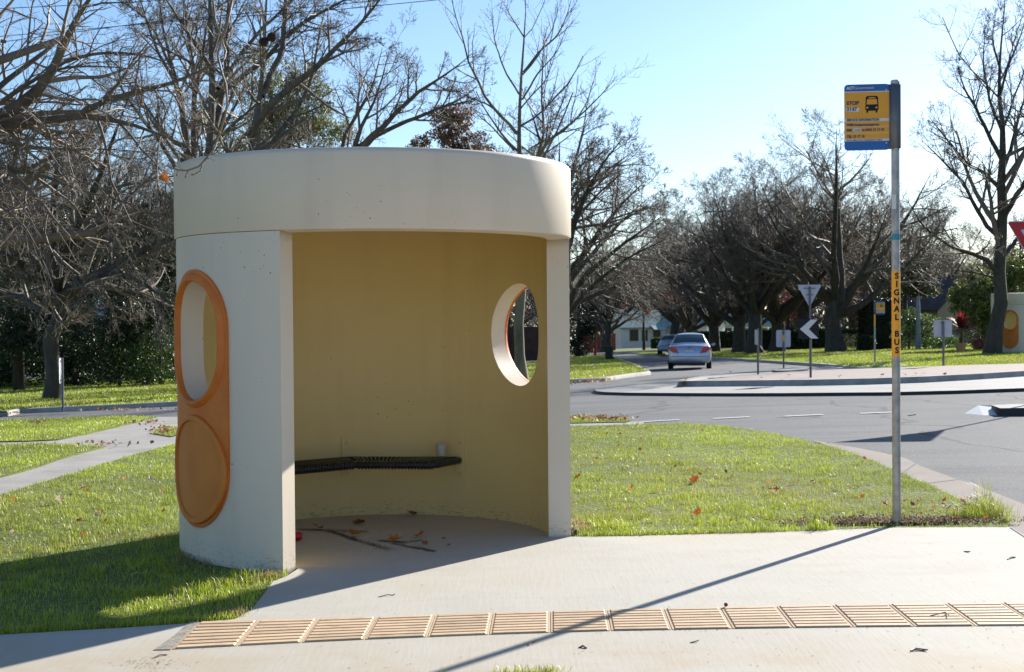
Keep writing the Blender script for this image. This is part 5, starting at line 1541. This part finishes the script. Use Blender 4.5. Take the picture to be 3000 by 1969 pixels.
house('tan house with a dark tiled roof behind the blank sign back', (a[0], 108, float(terr(a[0], 104)) + .2), rad(-62), 6, 5.6, 2.45, 4.6, M['tan'], M['rooftile'], (('f', -1, .9, 1.0, 1.1),))
a = P(370, 1020, 78)
house('house with a blue grey metal roof and white chimney behind the left shrubs', (a[0] + .8, 80, float(terr(a[0], 78)) + .2), rad(24), 5.6, 5, 2.9, 5.0, M['tan'], M['roofblue'], (('f', -1, .9, 1.0, 1.2),), chimney=1.9)
# brick fences
def fence(label, u0, u1, vb, vt, y, m, cap=None):
    a = P(u0, vb, y); b = P(u1, vb, y); c = (a + b) / 2; z = float(terr(c[0], y))
    r = thing('fence', label, 'fence', (c[0], y, z)); W = b[0] - a[0]; H = P(u0, vt, y)[2] - z
    mb = MB().box((0, 0, H / 2 - .2), (W, .2, H + .4)); mb.build('panel', m, r)
    for s in (-1, 1): MB().box((s * (W / 2 - .16), -.03, H / 2 - .1), (.34, .34, H + .5), None, .02).build('pier', m, r)
    MB().box((0, 0, H + .02), (W - .7, .26, .06)).build('coping', cap or m, r)
fence('red brick garden wall behind the wheelie bin, left of the white house', 1745, 1803, 1008, 981, 160, M['brickred'], M['wallwhite'])
fence('reddish brown fence between the dark cypress and the hydrant', 1702, 1738, 1012, 965, 150, M['brickred'])
fence('short red wall glimpsed right of the tall grey lamp post', 2238, 2262, 1008, 975, 150, M['brickred'])
fence('dark brown fence seen through the oval opening of the shelter', 1480, 1600, 1030, 960, 106, mat('brown_fence', (.09, .04, .03), .8, .3, 3))

# ------------------------------------------------------------------ overhead wires
for i, (pts, lab) in enumerate((([(-60, 112), (500, 64), (1000, 27), (1320, -4)], 'thin overhead wire running down from the top edge above the roof'), ([(-60, 132), (400, 70), (800, 32), (1200, -8)], 'overhead wire among the top left branches, lower of two'), ([(-60, 28), (250, 14), (460, 2), (560, -8)], 'highest overhead wire in the top left corner'))):
    o = MB().tube([P(u, v, 37) for u, v in pts], .010, 5).build('overhead_wire', M['wire'])
    tag(o, lab, 'wire')

# ------------------------------------------------------------------ tactile tiles set in the slab
top = GX([(583, 1826), (1000, 1815), (1416, 1801), (1752, 1791.5), (2087, 1784), (2435, 1776), (2967, 1769), (3140, 1767)])
bot = GX([(503, 1906), (1000, 1879.5), (1416, 1863), (1752, 1852), (2087, 1846), (2435, 1841), (2967, 1836.5), (3180, 1835)])
def along(pl, s):
    pl = np.array(pl); d = np.concatenate([[0], np.cumsum(np.linalg.norm(np.diff(pl, axis=0), axis=1))])
    return np.array([np.interp(s, d, pl[:, 0]), np.interp(s, d, pl[:, 1])])
TL = .3125
tile_lab = ['tactile paving tile at the left end of the strip, beside the dark mortar', 'second tactile tile from the left end of the strip', 'third tactile tile from the left end of the strip', 'fourth tactile tile from the left end of the strip', 'fifth tactile tile from the left, below the middle of the doorway', 'sixth tactile tile from the left, below the right half of the doorway', 'tactile tile crossed by the pole shadow at its lower edge, seventh from left', 'tactile tile crossed by the pole shadow at its upper edge, eighth from left',
            'ninth tactile tile from the left, just right of the pole shadow', 'tenth tactile tile from the left, with a small dark red seed at its upper edge', 'eleventh tactile tile from the left end of the strip', 'twelfth tactile tile from the left, just left below the bus stop pole', 'tactile tile with a bent dark twig on it, straight below the pole', 'last whole tactile tile before the right edge of the view', 'tactile tile cut off by the right edge of the view']
M['mortar'] = mat('dark_mortar', (.27, .24, .195), .95, .4, 25, .5, 60)
for i in range(15):
    s0, s1 = i * TL, (i + 1) * TL
    c = [along(bot, s0), along(bot, s1), along(top, s1), along(top, s0)]
    if i == 0: first_c = c
    g = .004
    def Q(a, b):                                   # a along, b across, 0..1
        p = c[0] * (1 - a) * (1 - b) + c[1] * a * (1 - b) + c[2] * a * b + c[3] * (1 - a) * b
        return p
    ctr = Q(.5, .5)
    r = thing('tactile_tile', tile_lab[i], 'paving tile', (ctr[0], ctr[1], .004), 0, 'tactile paving tiles in a strip')
    W = lambda a, b, z: (Q(a, b)[0] - ctr[0], Q(a, b)[1] - ctr[1], z)
    e, f_ = .012, .007
    mb = MB()
    mb.add([W(e, f_, .003), W(1 - e, f_, .003), W(1 - e, 1 - f_, .003), W(e, 1 - f_, .003), W(e, f_, -.02), W(1 - e, f_, -.02), W(1 - e, 1 - f_, -.02), W(e, 1 - f_, -.02)], [(0, 1, 2, 3), (0, 4, 5, 1), (1, 5, 6, 2), (2, 6, 7, 3), (3, 7, 4, 0)])
    mb.build('base', M['tile'], r)
    for k in range(8):
        b0, b1 = (k + .08) / 8, (k + .90) / 8
        a0, a1 = .045, .955; tp = .08 / 8; ta_ = .02
        v = [W(a0, b0, .003), W(a1, b0, .003), W(a1, b1, .003), W(a0, b1, .003), W(a0 + ta_, b0 + tp, .0085), W(a1 - ta_, b0 + tp, .0085), W(a1 - ta_, b1 - tp, .0085), W(a0 + ta_, b1 - tp, .0085)]
        MB().add(v, [(4, 5, 6, 7), (0, 1, 5, 4), (1, 2, 6, 5), (2, 3, 7, 6), (3, 0, 4, 7)]).build('bar', M['tilebar'], r)
    # two rows of small studs on the seam
c = first_c
mo = [tuple(c[0] + np.array([-.085, -.012])), tuple(c[0] + np.array([.0, -.01])), tuple(c[3] + np.array([.0, .004])), tuple(c[3] + np.array([-.05, .03])), tuple((c[0] + c[3]) / 2 + np.array([-.055, .0]))]
sheet('mortar_patch', mo, .008, M['mortar'], .05)
# the joint at the right end of the slab
a, b = G(2960, 1547), G(3060, 1612)
mb = MB(); d = np.array([b[1] - a[1], a[0] - b[0]]); d = d / np.linalg.norm(d) * .008
mb.add([(*(a[:2] + d), .0085), (*(b[:2] + d), .0085), (*(b[:2] - d), .0085), (*(a[:2] - d), .0085)], [(0, 1, 2, 3)])
tag(mb.build('slab_joint', M['trim']), kind='structure')
# ------------------------------------------------------------------ grass
rng = np.random.default_rng(2024)
slabp = np.array(slab)
def blades(name, label, polys, dens, hgt, wid, seed, xr, yr, bare=(), tint=1.0, curl=.5):
    rg = np.random.default_rng(seed)
    out = []
    y0 = yr[0]
    while y0 < yr[1]:
        y1 = min(yr[1], y0 + max(.5, y0 * .06))
        xa, xb = max(xr[0], -.40 * y1 - 1.2), min(xr[1], .40 * y1 + 1.2)
        if xb > xa:
            ym = (y0 + y1) / 2
            n = int((xb - xa) * (y1 - y0) * dens(ym))
            out.append(np.column_stack([rg.uniform(xa, xb, n), rg.uniform(y0, y1, n)]))
        y0 = y1
    p = np.concatenate(out)
    k = np.zeros(len(p), bool)
    for pl in polys: k |= inpoly(pl, p[:, 0], p[:, 1])
    p = p[k]
    # tuftiness: cheap value noise from sines
    t = np.sin(p[:, 0] * 5.1 + 2 * np.sin(p[:, 1] * 2.3)) * np.sin(p[:, 1] * 4.3 + 1.7 * np.sin(p[:, 0] * 3.1))
    t2 = np.sin(p[:, 0] * 1.3 + p[:, 1] * .9) * np.sin(p[:, 1] * 1.1 - p[:, 0] * .4 + 1)
    keep = rg.random(len(p)) < .72 + .28 * t
    for bx, by, br in bare:
        d = np.hypot(p[:, 0] - bx, (p[:, 1] - by)); keep &= rg.random(len(p)) < np.clip((d / br) ** 2, 0.04, 1)
    p, t, t2 = p[keep], t[keep], t2[keep]
    return make_blades(name, label, p, hgt, wid, rg, t, t2, tint, curl)

GRN = np.array([(.34, .385, .040), (.395, .43, .055), (.27, .33, .032), (.43, .43, .08), (.41, .36, .14), (.42, .31, .16)])
def make_blades(name, label, p, hgt, wid, rg, t, t2, tint=1.0, curl=.5, cols=GRN, cw=(.30, .27, .24, .10, .06, .03)):
    n = len(p)
    dist = p[:, 1]
    h = hgt * rg.uniform(.45, 1.3, n) * (1 + .35 * t) * np.clip(1 + .0 * dist, 1, 1)
    w = wid * rg.uniform(.7, 1.3, n) * np.clip(dist / 13, 1, 3.5)
    a = rg.uniform(0, 2 * np.pi, n)
    sd = np.column_stack([np.cos(a), np.sin(a), np.zeros(n)])
    ld = np.column_stack([-np.sin(a), np.cos(a), np.zeros(n)])
    lean = rg.uniform(.1, 1.0, n)[:, None] * curl
    z = terr(p[:, 0], p[:, 1])
    b = np.column_stack([p, z - .005])
    upv = np.array([0, 0, 1.])
    mid = b + (upv * .62 + ld * lean * .45) * h[:, None]
    tip = b + (upv * (.98 - .30 * lean) + ld * lean * 1.25) * h[:, None]
    V = np.stack([b - sd * w[:, None] / 2, b + sd * w[:, None] / 2, mid - sd * w[:, None] * .4, mid + sd * w[:, None] * .4, tip], 1).reshape(-1, 3)
    i = np.arange(n)[:, None] * 5
    T = np.concatenate([i + np.array([[0, 1, 3]]), i + np.array([[0, 3, 2]]), i + np.array([[2, 3, 4]])])
    cc = cols[rg.choice(len(cols), n, p=cw)] * tint * np.array([1.06, 1.14, 1.0])
    cc = cc * (1 + .24 * t2[:, None]) * rg.uniform(.75, 1.25, (n, 1))
    dry = np.clip(.5 * np.sin(p[:, 0] * .8 + 1.3 * np.sin(p[:, 1] * .45)) + .2 * t2 - .28, 0, .5)[:, None] * 1.1
    if len(p) > 20000:                              # straw band along the sunny side of the shelter's shadow
        a_, b_ = G(60, 1612)[:2], G(520, 1560)[:2]; d_ = b_ - a_; L_ = np.linalg.norm(d_); d_ /= L_
        w_ = p - a_; al = w_ @ d_; pe = w_[:, 0] * -d_[1] + w_[:, 1] * d_[0] + .08 * np.sin(al * 9)
        dry = np.maximum(dry, (.75 * np.exp(-(pe / .16) ** 2) * (al > -1.2) * (al < L_ + .1))[:, None] * rg.uniform(.3, 1, (n, 1)))
    cc = cc * (1 - dry) + np.array([.34, .26, .11]) * dry
    o = np_mesh(name, V, [T], M['blade'], None, False, None, np.repeat(cc, 5, 0))
    return tag(o, label, 'grass', None, 'stuff')
pbase = G(2627, 1537)
bare = [(pbase[0] - .1, pbase[1] + .10, .55), (pbase[0] - .50, pbase[1] + .05, .32), (pbase[0] + .40, pbase[1] + .15, .45), (pbase[0] + .7, pbase[1] + .1, .25), (.48, 10.35, .14), (-2.15, 9.35, .25), (-1.75, 9.15, .25)]
nl = np.array(near_lawn)
blades('grass', 'short sunlit grass on the lawns around the shelter', [near_lawn], lambda y: 5200 * min(1, (9.5 / y)) ** 1.35, .034, .0034, 5, (-6.5, 7), (6.2, 24), bare)
blades('grass', 'grass of the narrow verges between footpath and road', [verge, wedge, patch], lambda y: 3600 * (9.5 / y) ** 1.2, .045, .0038, 6, (-14, 7), (10, 30))
blades('grass', 'grass of the far lawns beyond the road', [far_lawn, right_lawn, far_verge], lambda y: 2600 * (10 / y) ** 1.55, .07, .0055, 7, (-60, 60), (28, 120), tint=.95)
# longer tufts: along edges and at the foot of things
tp = []
def tuft(u, v, n, r, h, sq=1.0, off=0):
    c = G(u, v, off)
    a = rng.normal(size=(n, 2)) * r * np.array([1, sq])
    tp.append((c[:2] + a, np.full(n, h)))
for u in range(1690, 2300, 26): tuft(u + rng.uniform(-9, 9), 1571 - (u - 1690) * .02 + rng.uniform(-3, 1), 34, .045, rng.uniform(.04, .075), .4)
for u in range(2300, 2520, 30): tuft(u + rng.uniform(-9, 9), 1559 - (u - 2300) * .03, 26, .045, rng.uniform(.035, .06), .4)
for u, v, n, r, h in ((1800, 1548, 160, .07, .09), (1760, 1552, 90, .05, .08), (2395, 1552, 150, .05, .10), (2210, 1556, 80, .05, .07), (2880, 1500, 220, .075, .15), (2840, 1515, 160, .06, .12), (2920, 1512, 180, .06, .11), (2790, 1512, 60, .06, .08), (2880, 1480, 30, .04, .26), (2950, 1530, 70, .04, .07),
                      (480, 1740, 240, .10, 0.070), (560, 1735, 260, .10, 0.077), (640, 1725, 240, .09, 0.084), (700, 1705, 200, .07, 0.091), (600, 1765, 160, .10, 0.056), (420, 1775, 160, .10, 0.056), (400, 1745, 120, .10, 0.056), (700, 1740, 120, .07, 0.056), (520, 1790, 120, .09, 0.049), (350, 1800, 100, .1, 0.049)):
    tuft(u, v, n, r, h, .8)
for k in range(120): tuft(rng.uniform(0, 520), rng.uniform(1420, 1700), 26, .035, .06, .8)
for k in range(130): tuft(rng.uniform(1700, 2560), rng.uniform(1340, 1545), 24, .035, .055, .8)
for u in range(0, 720, 22): tuft(u, np.interp(u, [0, 200, 500, 690], [1860, 1848, 1829, 1812]) - 4, 40, .05, .042, .4)
p = np.concatenate([q[0] for q in tp]); hh = np.concatenate([q[1] for q in tp])
k = inpoly(near_lawn, p[:, 0], p[:, 1]) | inpoly([tuple(x) for x in gutter], p[:, 0], p[:, 1])
p, hh = p[k], hh[k]
make_blades('grass', 'longer grass tufts at the lawn edges and beside the path', p, hh, .0042, np.random.default_rng(9), np.zeros(len(p)), np.zeros(len(p)), 1.0, .75)
# grass growing through the slab at the bottom edge
tp2 = []
for u, v, n, r in ((1480, 1973, 50, .04), (1530, 1972, 70, .035), (1610, 1970, 80, .03), (1560, 1978, 60, .05), (1300, 1974, 16, .02)):
    c = G(u, v); tp2.append(c[:2] + rng.normal(size=(n, 2)) * r * np.array([1, .5]))
p = np.concatenate(tp2)
make_blades('grass', 'grass tuft growing at the near edge of the concrete, bottom middle', p, .042, .003, np.random.default_rng(10), np.zeros(len(p)), np.zeros(len(p)), 1.0, .8)
# straw-dry grass at the foot of the shelter
tp3 = []
for u, v, n, r in ((1690, 1535, 160, .04), (1700, 1550, 140, .04), (1685, 1560, 80, .03), (760, 1695, 220, .05), (790, 1690, 160, .035), (720, 1705, 80, .05), (540, 1640, 160, .07), (600, 1650, 120, .07), (690, 1800, 120, .04), (660, 1805, 90, .04), (480, 1580, 120, .10)):
    c = G(u, v); tp3.append(c[:2] + rng.normal(size=(n, 2)) * r)
p = np.concatenate(tp3)
make_blades('dry_grass', 'straw coloured dead grass at the foot of the shelter wall', p, .05, .0035, np.random.default_rng(12), np.zeros(len(p)), np.zeros(len(p)), 1.0, .8, np.array([(.40, .28, .13), (.33, .21, .10), (.46, .36, .20)]), (.4, .3, .3))
# bare mulch round the pole foot
n = 4200
c = np.column_stack([pbase[0] - .02 + rng.normal(size=n) * .40, pbase[1] + .02 + np.abs(rng.normal(size=n)) * .17 - .06, np.full(n, .012)])
c[:, 2] += rng.random(n) * .012
tag(leaf_cards('bark_mulch', c, .022, [(.16, .10, .06), (.24, .17, .11), (.09, .06, .04), (.34, .27, .19)], rng, None, M['dryleaf'], .5), 'brown bark and leaf mulch at the foot of the near bus stop pole', 'mulch', None, 'stuff')
# leaf litter: along the far kerb, path edge and verge
lit = []
for u, v, su, sv, n, off in ((1720, 1116, 40, 2.5, 260, -.05), (1560, 1124, 60, 3, 200, 0), (1750, 1227, 50, 3, 150, .01), (480, 1262, 20, 5, 90, .0), (330, 1303, 60, 4, 26, 0), (110, 1240, 14, 3, 26, 0), (30, 1210, 20, 2, 60, -.05), (330, 1200, 110, 2, 110, -.08), (420, 1240, 40, 3, 40, 0)):
    for k in range(n):
        q = G(u + rng.normal() * su, v + rng.normal() * sv, off); lit.append(q + np.array([0, 0, .015 + .02 * rng.random()]))
tag(leaf_cards('leaf_litter', np.array(lit), .065, [(.28, .13, .06), (.36, .2, .11), (.2, .10, .06), (.45, .33, .22)], rng, None, M['dryleaf'], .8), 'drifts of brown leaf litter along kerbs and path edges', 'leaf litter', None, 'stuff')

# ------------------------------------------------------------------ fallen plane leaves, one object each
def leaf_mesh(seed, tone):
    rg = np.random.default_rng(seed)
    R0 = []
    for k in range(5):
        a = rad(-120 + 60 * k + 90)
        R0 += [(a - .34, .60), (a - .16, .78), (a, 1.0), (a + .16, .76), (a + .34, .62)]
    pts = [(r_ * math.cos(a) * .5, r_ * math.sin(a) * .5) for a, r_ in R0] + [(-.03, -.38), (.03, -.38)]
    cu = rg.uniform(.5, 1.1); tw = rg.uniform(-.5, .5)
    def lift(x, y): return cu * (x * x + .6 * y * y) * .9 + tw * x * y + .05 * math.sin(9 * x + seed)
    V = [(0, 0, 0)] + [(x * .35, y * .35, lift(x * .35, y * .35)) for x, y in pts] + [(x, y, lift(x, y)) for x, y in pts]
    n = len(pts); Fq = [(0, 1 + i, 1 + (i + 1) % n) for i in range(n)] + [(1 + i, 1 + n + i, 1 + n + (i + 1) % n, 1 + (i + 1) % n) for i in range(n)]
    me = bpy.data.meshes.new('fallen_leaf'); me.from_pydata(V, [], Fq); me.update()
    a = me.color_attributes.new('Col', 'FLOAT_COLOR', 'POINT')
    for i, d in enumerate(a.data): d.color = (*[t * rg.uniform(.85, 1.15) for t in tone], 1)
    me.materials.append(M['dryleaf'])
    return me
LM = [leaf_mesh(1, (.48, .15, .03)), leaf_mesh(2, (.36, .10, .03)), leaf_mesh(3, (.24, .10, .05)), leaf_mesh(4, (.55, .24, .06)), leaf_mesh(5, (.50, .40, .28))]
def fallen(u, v, px, k, lab, grp, z=.02, tilt=.6, off=0.0):
    q = G(u, v, off)
    o = bpy.data.objects.new('fallen_leaf', LM[k]); COL.objects.link(o)
    s = px / F * q[1]
    o.scale = (s, s, s); o.location = (q[0], q[1], q[2] + z + s * .1)
    o.rotation_euler = (rng.uniform(-tilt, tilt), rng.uniform(-tilt, tilt), rng.uniform(0, 6.28))
    return tag(o, lab, 'leaf', grp)
GL = 'fallen leaves on the right lawn'
for u, v, px, k, lab in ((2268, 1448, 40, 0, 'large upright orange leaf in the middle of the right lawn'), (2280, 1420, 28, 0, 'orange leaf just behind the large upright orange one'), (2250, 1424, 20, 3, 'pale orange leaf left of the large upright orange one'), (2330, 1420, 26, 0, 'curled orange leaf right of the large upright one'), (2035, 1417, 40, 1, 'brown orange leaf in the lawn midway between shelter and pole'),
                         (2045, 1515, 34, 0, 'orange leaf near the slab edge below the middle of the lawn'), (1695, 1407, 36, 3, 'pale orange leaf in the grass close to the shelter jamb'), (1760, 1415, 30, 1, 'brownish leaf right of the pale orange one by the jamb'), (1850, 1440, 26, 3, 'light orange leaf standing in the grass right of the jamb leaves'), (1925, 1443, 26, 0, 'orange leaf left of the brown orange one on the right lawn'), (1875, 1325, 18, 0, 'small orange leaf near the back of the right lawn'),
                         (2845, 1475, 34, 1, 'dark red leaf beside the tall tuft by the gutter'), (2820, 1480, 26, 2, 'brown leaf left of the dark red one by the tall tuft'), (2690, 1485, 34, 0, 'orange leaf on the mulch right of the pole'), (2595, 1490, 28, 0, 'orange leaf just left of the pole foot'), (2380, 1420, 18, 2, 'small dark leaf on the lawn left of the pole')):
    fallen(u, v, px, k, lab, None, .03, .9)
for i in range(46):
    u = rng.uniform(1700, 2600); v = 1260 + 285 * rng.random() ** 1.2
    if not inpoly(near_lawn, *[np.array([c]) for c in G(u, v)[:2]])[0]: continue
    fallen(u, v, rng.uniform(9, 17), int(rng.choice([0, 1, 2, 3, 4], p=[.2, .25, .3, .1, .15])), 'small scattered dead leaf in the grass of the right lawn', GL, .03, .9)
for i in range(26):
    u = rng.uniform(2640, 2900); v = np.interp(u, [2640, 2900], [1470, 1525]) + rng.normal() * 18
    fallen(u, v, rng.uniform(12, 22), int(rng.choice([0, 1, 2, 4])), 'red brown leaf lying between the pole and the tall grass tuft', 'leaves drifted beside the pole', .02, .8)
for i in range(30):
    u = rng.uniform(10, 510); v = 1400 + 220 * rng.random()
    fallen(u, v, rng.uniform(10, 22), int(rng.choice([0, 2, 4, 4])), 'pale or brown dead leaf in the grass of the left lawn', 'fallen leaves on the left lawn', .035, .9)
for i, (u, v, px, k) in enumerate(((175, 1478, 34, 4), (240, 1445, 30, 4), (258, 1450, 20, 0), (235, 1540, 30, 3), (520, 1505, 16, 4))):
    fallen(u, v, px, k, ('large pale curled leaf on the left lawn', 'pale leaf upper right of the large pale one', 'small orange leaf touching a pale leaf on the left lawn', 'orange brown leaf at the edge of the shelter shadow', 'pale leaf against the left wall of the shelter')[i], None, .04, .9)
for i, (u, v, px, k, lab) in enumerate(((930, 1554, 46, 0, 'flat orange brown leaf on the shelter floor near the left jamb'), (1053, 1540, 44, 2, 'brown leaf farthest back on the shelter floor'), (1040, 1574, 44, 3, 'curled tan leaf on the dark streak of the shelter floor'), (1155, 1590, 48, 3, 'tan leaf in the middle of the shelter floor'), (1230, 1577, 42, 0, 'curled orange leaf right of the middle of the floor'), (1245, 1598, 26, 1, 'small red leaf in front of the curled orange one'), (1300, 1583, 16, 2, 'tiny dark leaf farthest right on the floor'), (1315, 1602, 18, 2, 'small brown leaf nearest the sunlit slab'), (1210, 1512, 40, 2, 'dark leaf against the back wall foot'))):
    fallen(u, v, px * 1.1, k, lab, None, .012, .5)
for i, (u, v, k) in enumerate(((2010, 1118, 0), (2140, 1096, 2), (2230, 1113, 0), (2462, 1108, 0), (2585, 1104, 2), (2650, 1103, 2), (2682, 1101, 0), (2705, 1101, 1), (2768, 1102, 1), (2312, 1105, 2))):
    fallen(u, v - 1.5, 15, k, 'dead leaf caught on the kerb of the roundabout island', 'leaves along the roundabout island', .03, .5, .10)
# the one orange leaf still hanging at the shelter roof corner
c = P(481, 521, 5.3)
o = bpy.data.objects.new('hanging_leaf', LM[0]); COL.objects.link(o)
o.location = c; s = 40 / F * 5.3; o.scale = (s, s, s); o.rotation_euler = (1.2, .5, .4)
tag(o, 'single orange leaf hanging beside the top left corner of the shelter roof', 'leaf')

# ------------------------------------------------------------------ litter and twigs
q = G(877, 1590)
r = thing('drink_can', 'crushed red can lying on the floor behind the left jamb', 'can', (q[0] - .045, q[1] + .03, .036), rad(25))
MB().tube([(-.058, 0, 0), (-.052, 0, 0), (.048, 0, .004), (.056, 0, .003)], [.025, .032, .030, .024], 18).build('can_body', M['can'], r, angle=40)
MB().tube([(.056, 0, .003), (.058, 0, .003)], [.023, .022], 18).build('can_lid', M['galv'], r, angle=40)
cx, cy = SHC[0] + 1.12 * math.cos(rad(68.5)), SHC[1] + 1.12 * math.sin(rad(68.5))
r = thing('plastic_cup', 'cloudy plastic cup standing on the right end of the bench', 'cup', (cx, cy, .497))
MB().lathe([(.001, .002), (.032, .0), (.034, .004), (.044, .085), (.047, .088), (.0465, .092), (.042, .090), (.031, .006), (.001, .005)], 24).build('cup_body', M['cup'], r, angle=40)
q = G(1686, 1567)
r = thing('pipe_stub', 'rusty cut pipe end at the foot of the right jamb', 'pipe', tuple(q))
MB().tube([(0, .12, .024), (0, -.02, .022)], .022, 16).build('pipe_wall', M['soot'], r, angle=40)
MB().lathe([(.023, 0), (.023, .006), (.016, .007), (.015, .002)], 16).build('pipe_rim', M['gutter'], r)
o = children_of(r)[-1]; o.rotation_euler = (rad(90), 0, 0); o.location = (0, -.018, .022)
q = G(2127, 1783)
bm = bmesh.new(); bmesh.ops.create_icosphere(bm, subdivisions=3, radius=.011)
for vv in bm.verts: vv.co *= 1 + .16 * math.sin(vv.co.x * 900) * math.sin(vv.co.z * 700 + 1)
me = bpy.data.meshes.new('seed'); bm.to_mesh(me); bm.free()
o = link('seed', me, mat('dark_red_seed', (.14, .025, .02), .7, .3, 200)); o.location = (q[0], q[1], .022)
tag(o, 'small dark red seed lying at the far edge of the tactile strip', 'seed')
def twig(label, seq, rpx, grp=None, z=.012):
    pts = [G(u, v) for u, v in seq]
    c = pts[0]
    o = MB().tube([p - c + np.array([0, 0, z * (.4 + .6 * abs(math.sin(i * 1.7)))]) for i, p in enumerate(pts)], [rpx / F * p[1] for p in pts], 6).build('twig', M['twig'])
    o.location = tuple(c)
    return tag(o, label, 'twig', grp)
twig('looped dark twig on the concrete below the strip at the right', [(2668, 1912), (2680, 1909), (2700, 1910), (2717, 1911), (2700, 1907), (2680, 1906), (2668, 1912)], 2.2)
twig('bent dark twig lying on a tactile tile right of the pole', [(2725, 1811), (2770, 1810), (2773, 1805), (2780, 1818)], 1.6, z=.03)
twig('short forked twig on the slab at the far right', [(2952, 1642), (2962, 1638), (2974, 1636)], 2.4)
twig('thin straight twig on the slab right of the pole shadow foot', [(2824, 1618), (2842, 1621)], 1.8)
twig('long thin twig on the slab left of the doorway shadow', [(1108, 1752), (1135, 1748), (1150, 1747), (1157, 1746)], 1.3)
twig('dark knobbly twig on the near concrete left of the pole shadow', [(1548, 1895), (1556, 1888), (1566, 1883)], 2.4)
twig('dark curled leaf stalk on the near concrete below the middle of the strip', [(1696, 1901), (1708, 1899), (1718, 1903)], 3.0)
twig('small dark twig at the bottom left of the concrete', [(2022, 1886), (2046, 1884)], 1.8)
twig('dark twig beside the lower left mortar patch', [(448, 1932), (468, 1926), (488, 1922)], 2.2)
twig('twig on the road in front of the splitter island', [(2660, 1219), (2682, 1217)], 1.5)
twig('stick on the floor of the shelter, slanting toward the doorway', [(1196, 1604), (1235, 1610), (1275, 1618)], 3)
# sooty grit swept into streaks on the shelter floor, and specks over the slab
gp = []
def streak(u0, v0, u1, v1, n, s):
    for k in range(n):
        t = rng.random(); q = G(u0 + (u1 - u0) * t + rng.normal() * s, v0 + (v1 - v0) * t + rng.normal() * s * .28)
        gp.append((q[0], q[1], .0065 + .001 * rng.random()))
for a in ((880, 1553, 1075, 1560, 900, 8), (960, 1556, 1040, 1583, 900, 7), (1030, 1580, 1140, 1612, 700, 8), (1110, 1586, 1190, 1592, 450, 6), (1150, 1594, 1270, 1618, 500, 5), (1000, 1600, 1200, 1615, 160, 30), (900, 1600, 1400, 1620, 90, 40), (1190, 1590, 1240, 1585, 160, 6), (980, 1540, 1500, 1560, 70, 20)): streak(*a)
for k in range(330):
    q = G(rng.uniform(700, 3000), rng.uniform(1590, 1965)); gp.append((q[0], q[1], .007))
for k in range(120):
    q = G(rng.normal(430, 60), rng.normal(1945, 14)); gp.append((q[0], q[1], .007))
for k in range(120):
    uu = rng.uniform(540, 2990); q = G(uu, np.interp(uu, [503, 1000, 1416, 1933, 2435, 3000], [1906, 1880, 1863, 1849, 1841, 1836]) + rng.normal() * 2); gp.append((q[0], q[1], .008))
gp = np.array(gp); n = len(gp)
sz = rng.uniform(.0018, .0055, n); a0 = rng.uniform(0, 6.28, n)
V = np.stack([gp + np.column_stack([np.cos(a0 + k * 2.09) * sz * 1.5, np.sin(a0 + k * 2.09) * sz, np.zeros(n)]) for k in range(3)], 1).reshape(-1, 3)
tag(np_mesh('grit', V, [np.arange(n * 3).reshape(-1, 3)], M['soot']), 'dark grit and crumbled leaf streaks on the concrete floor', 'grit', None, 'stuff')
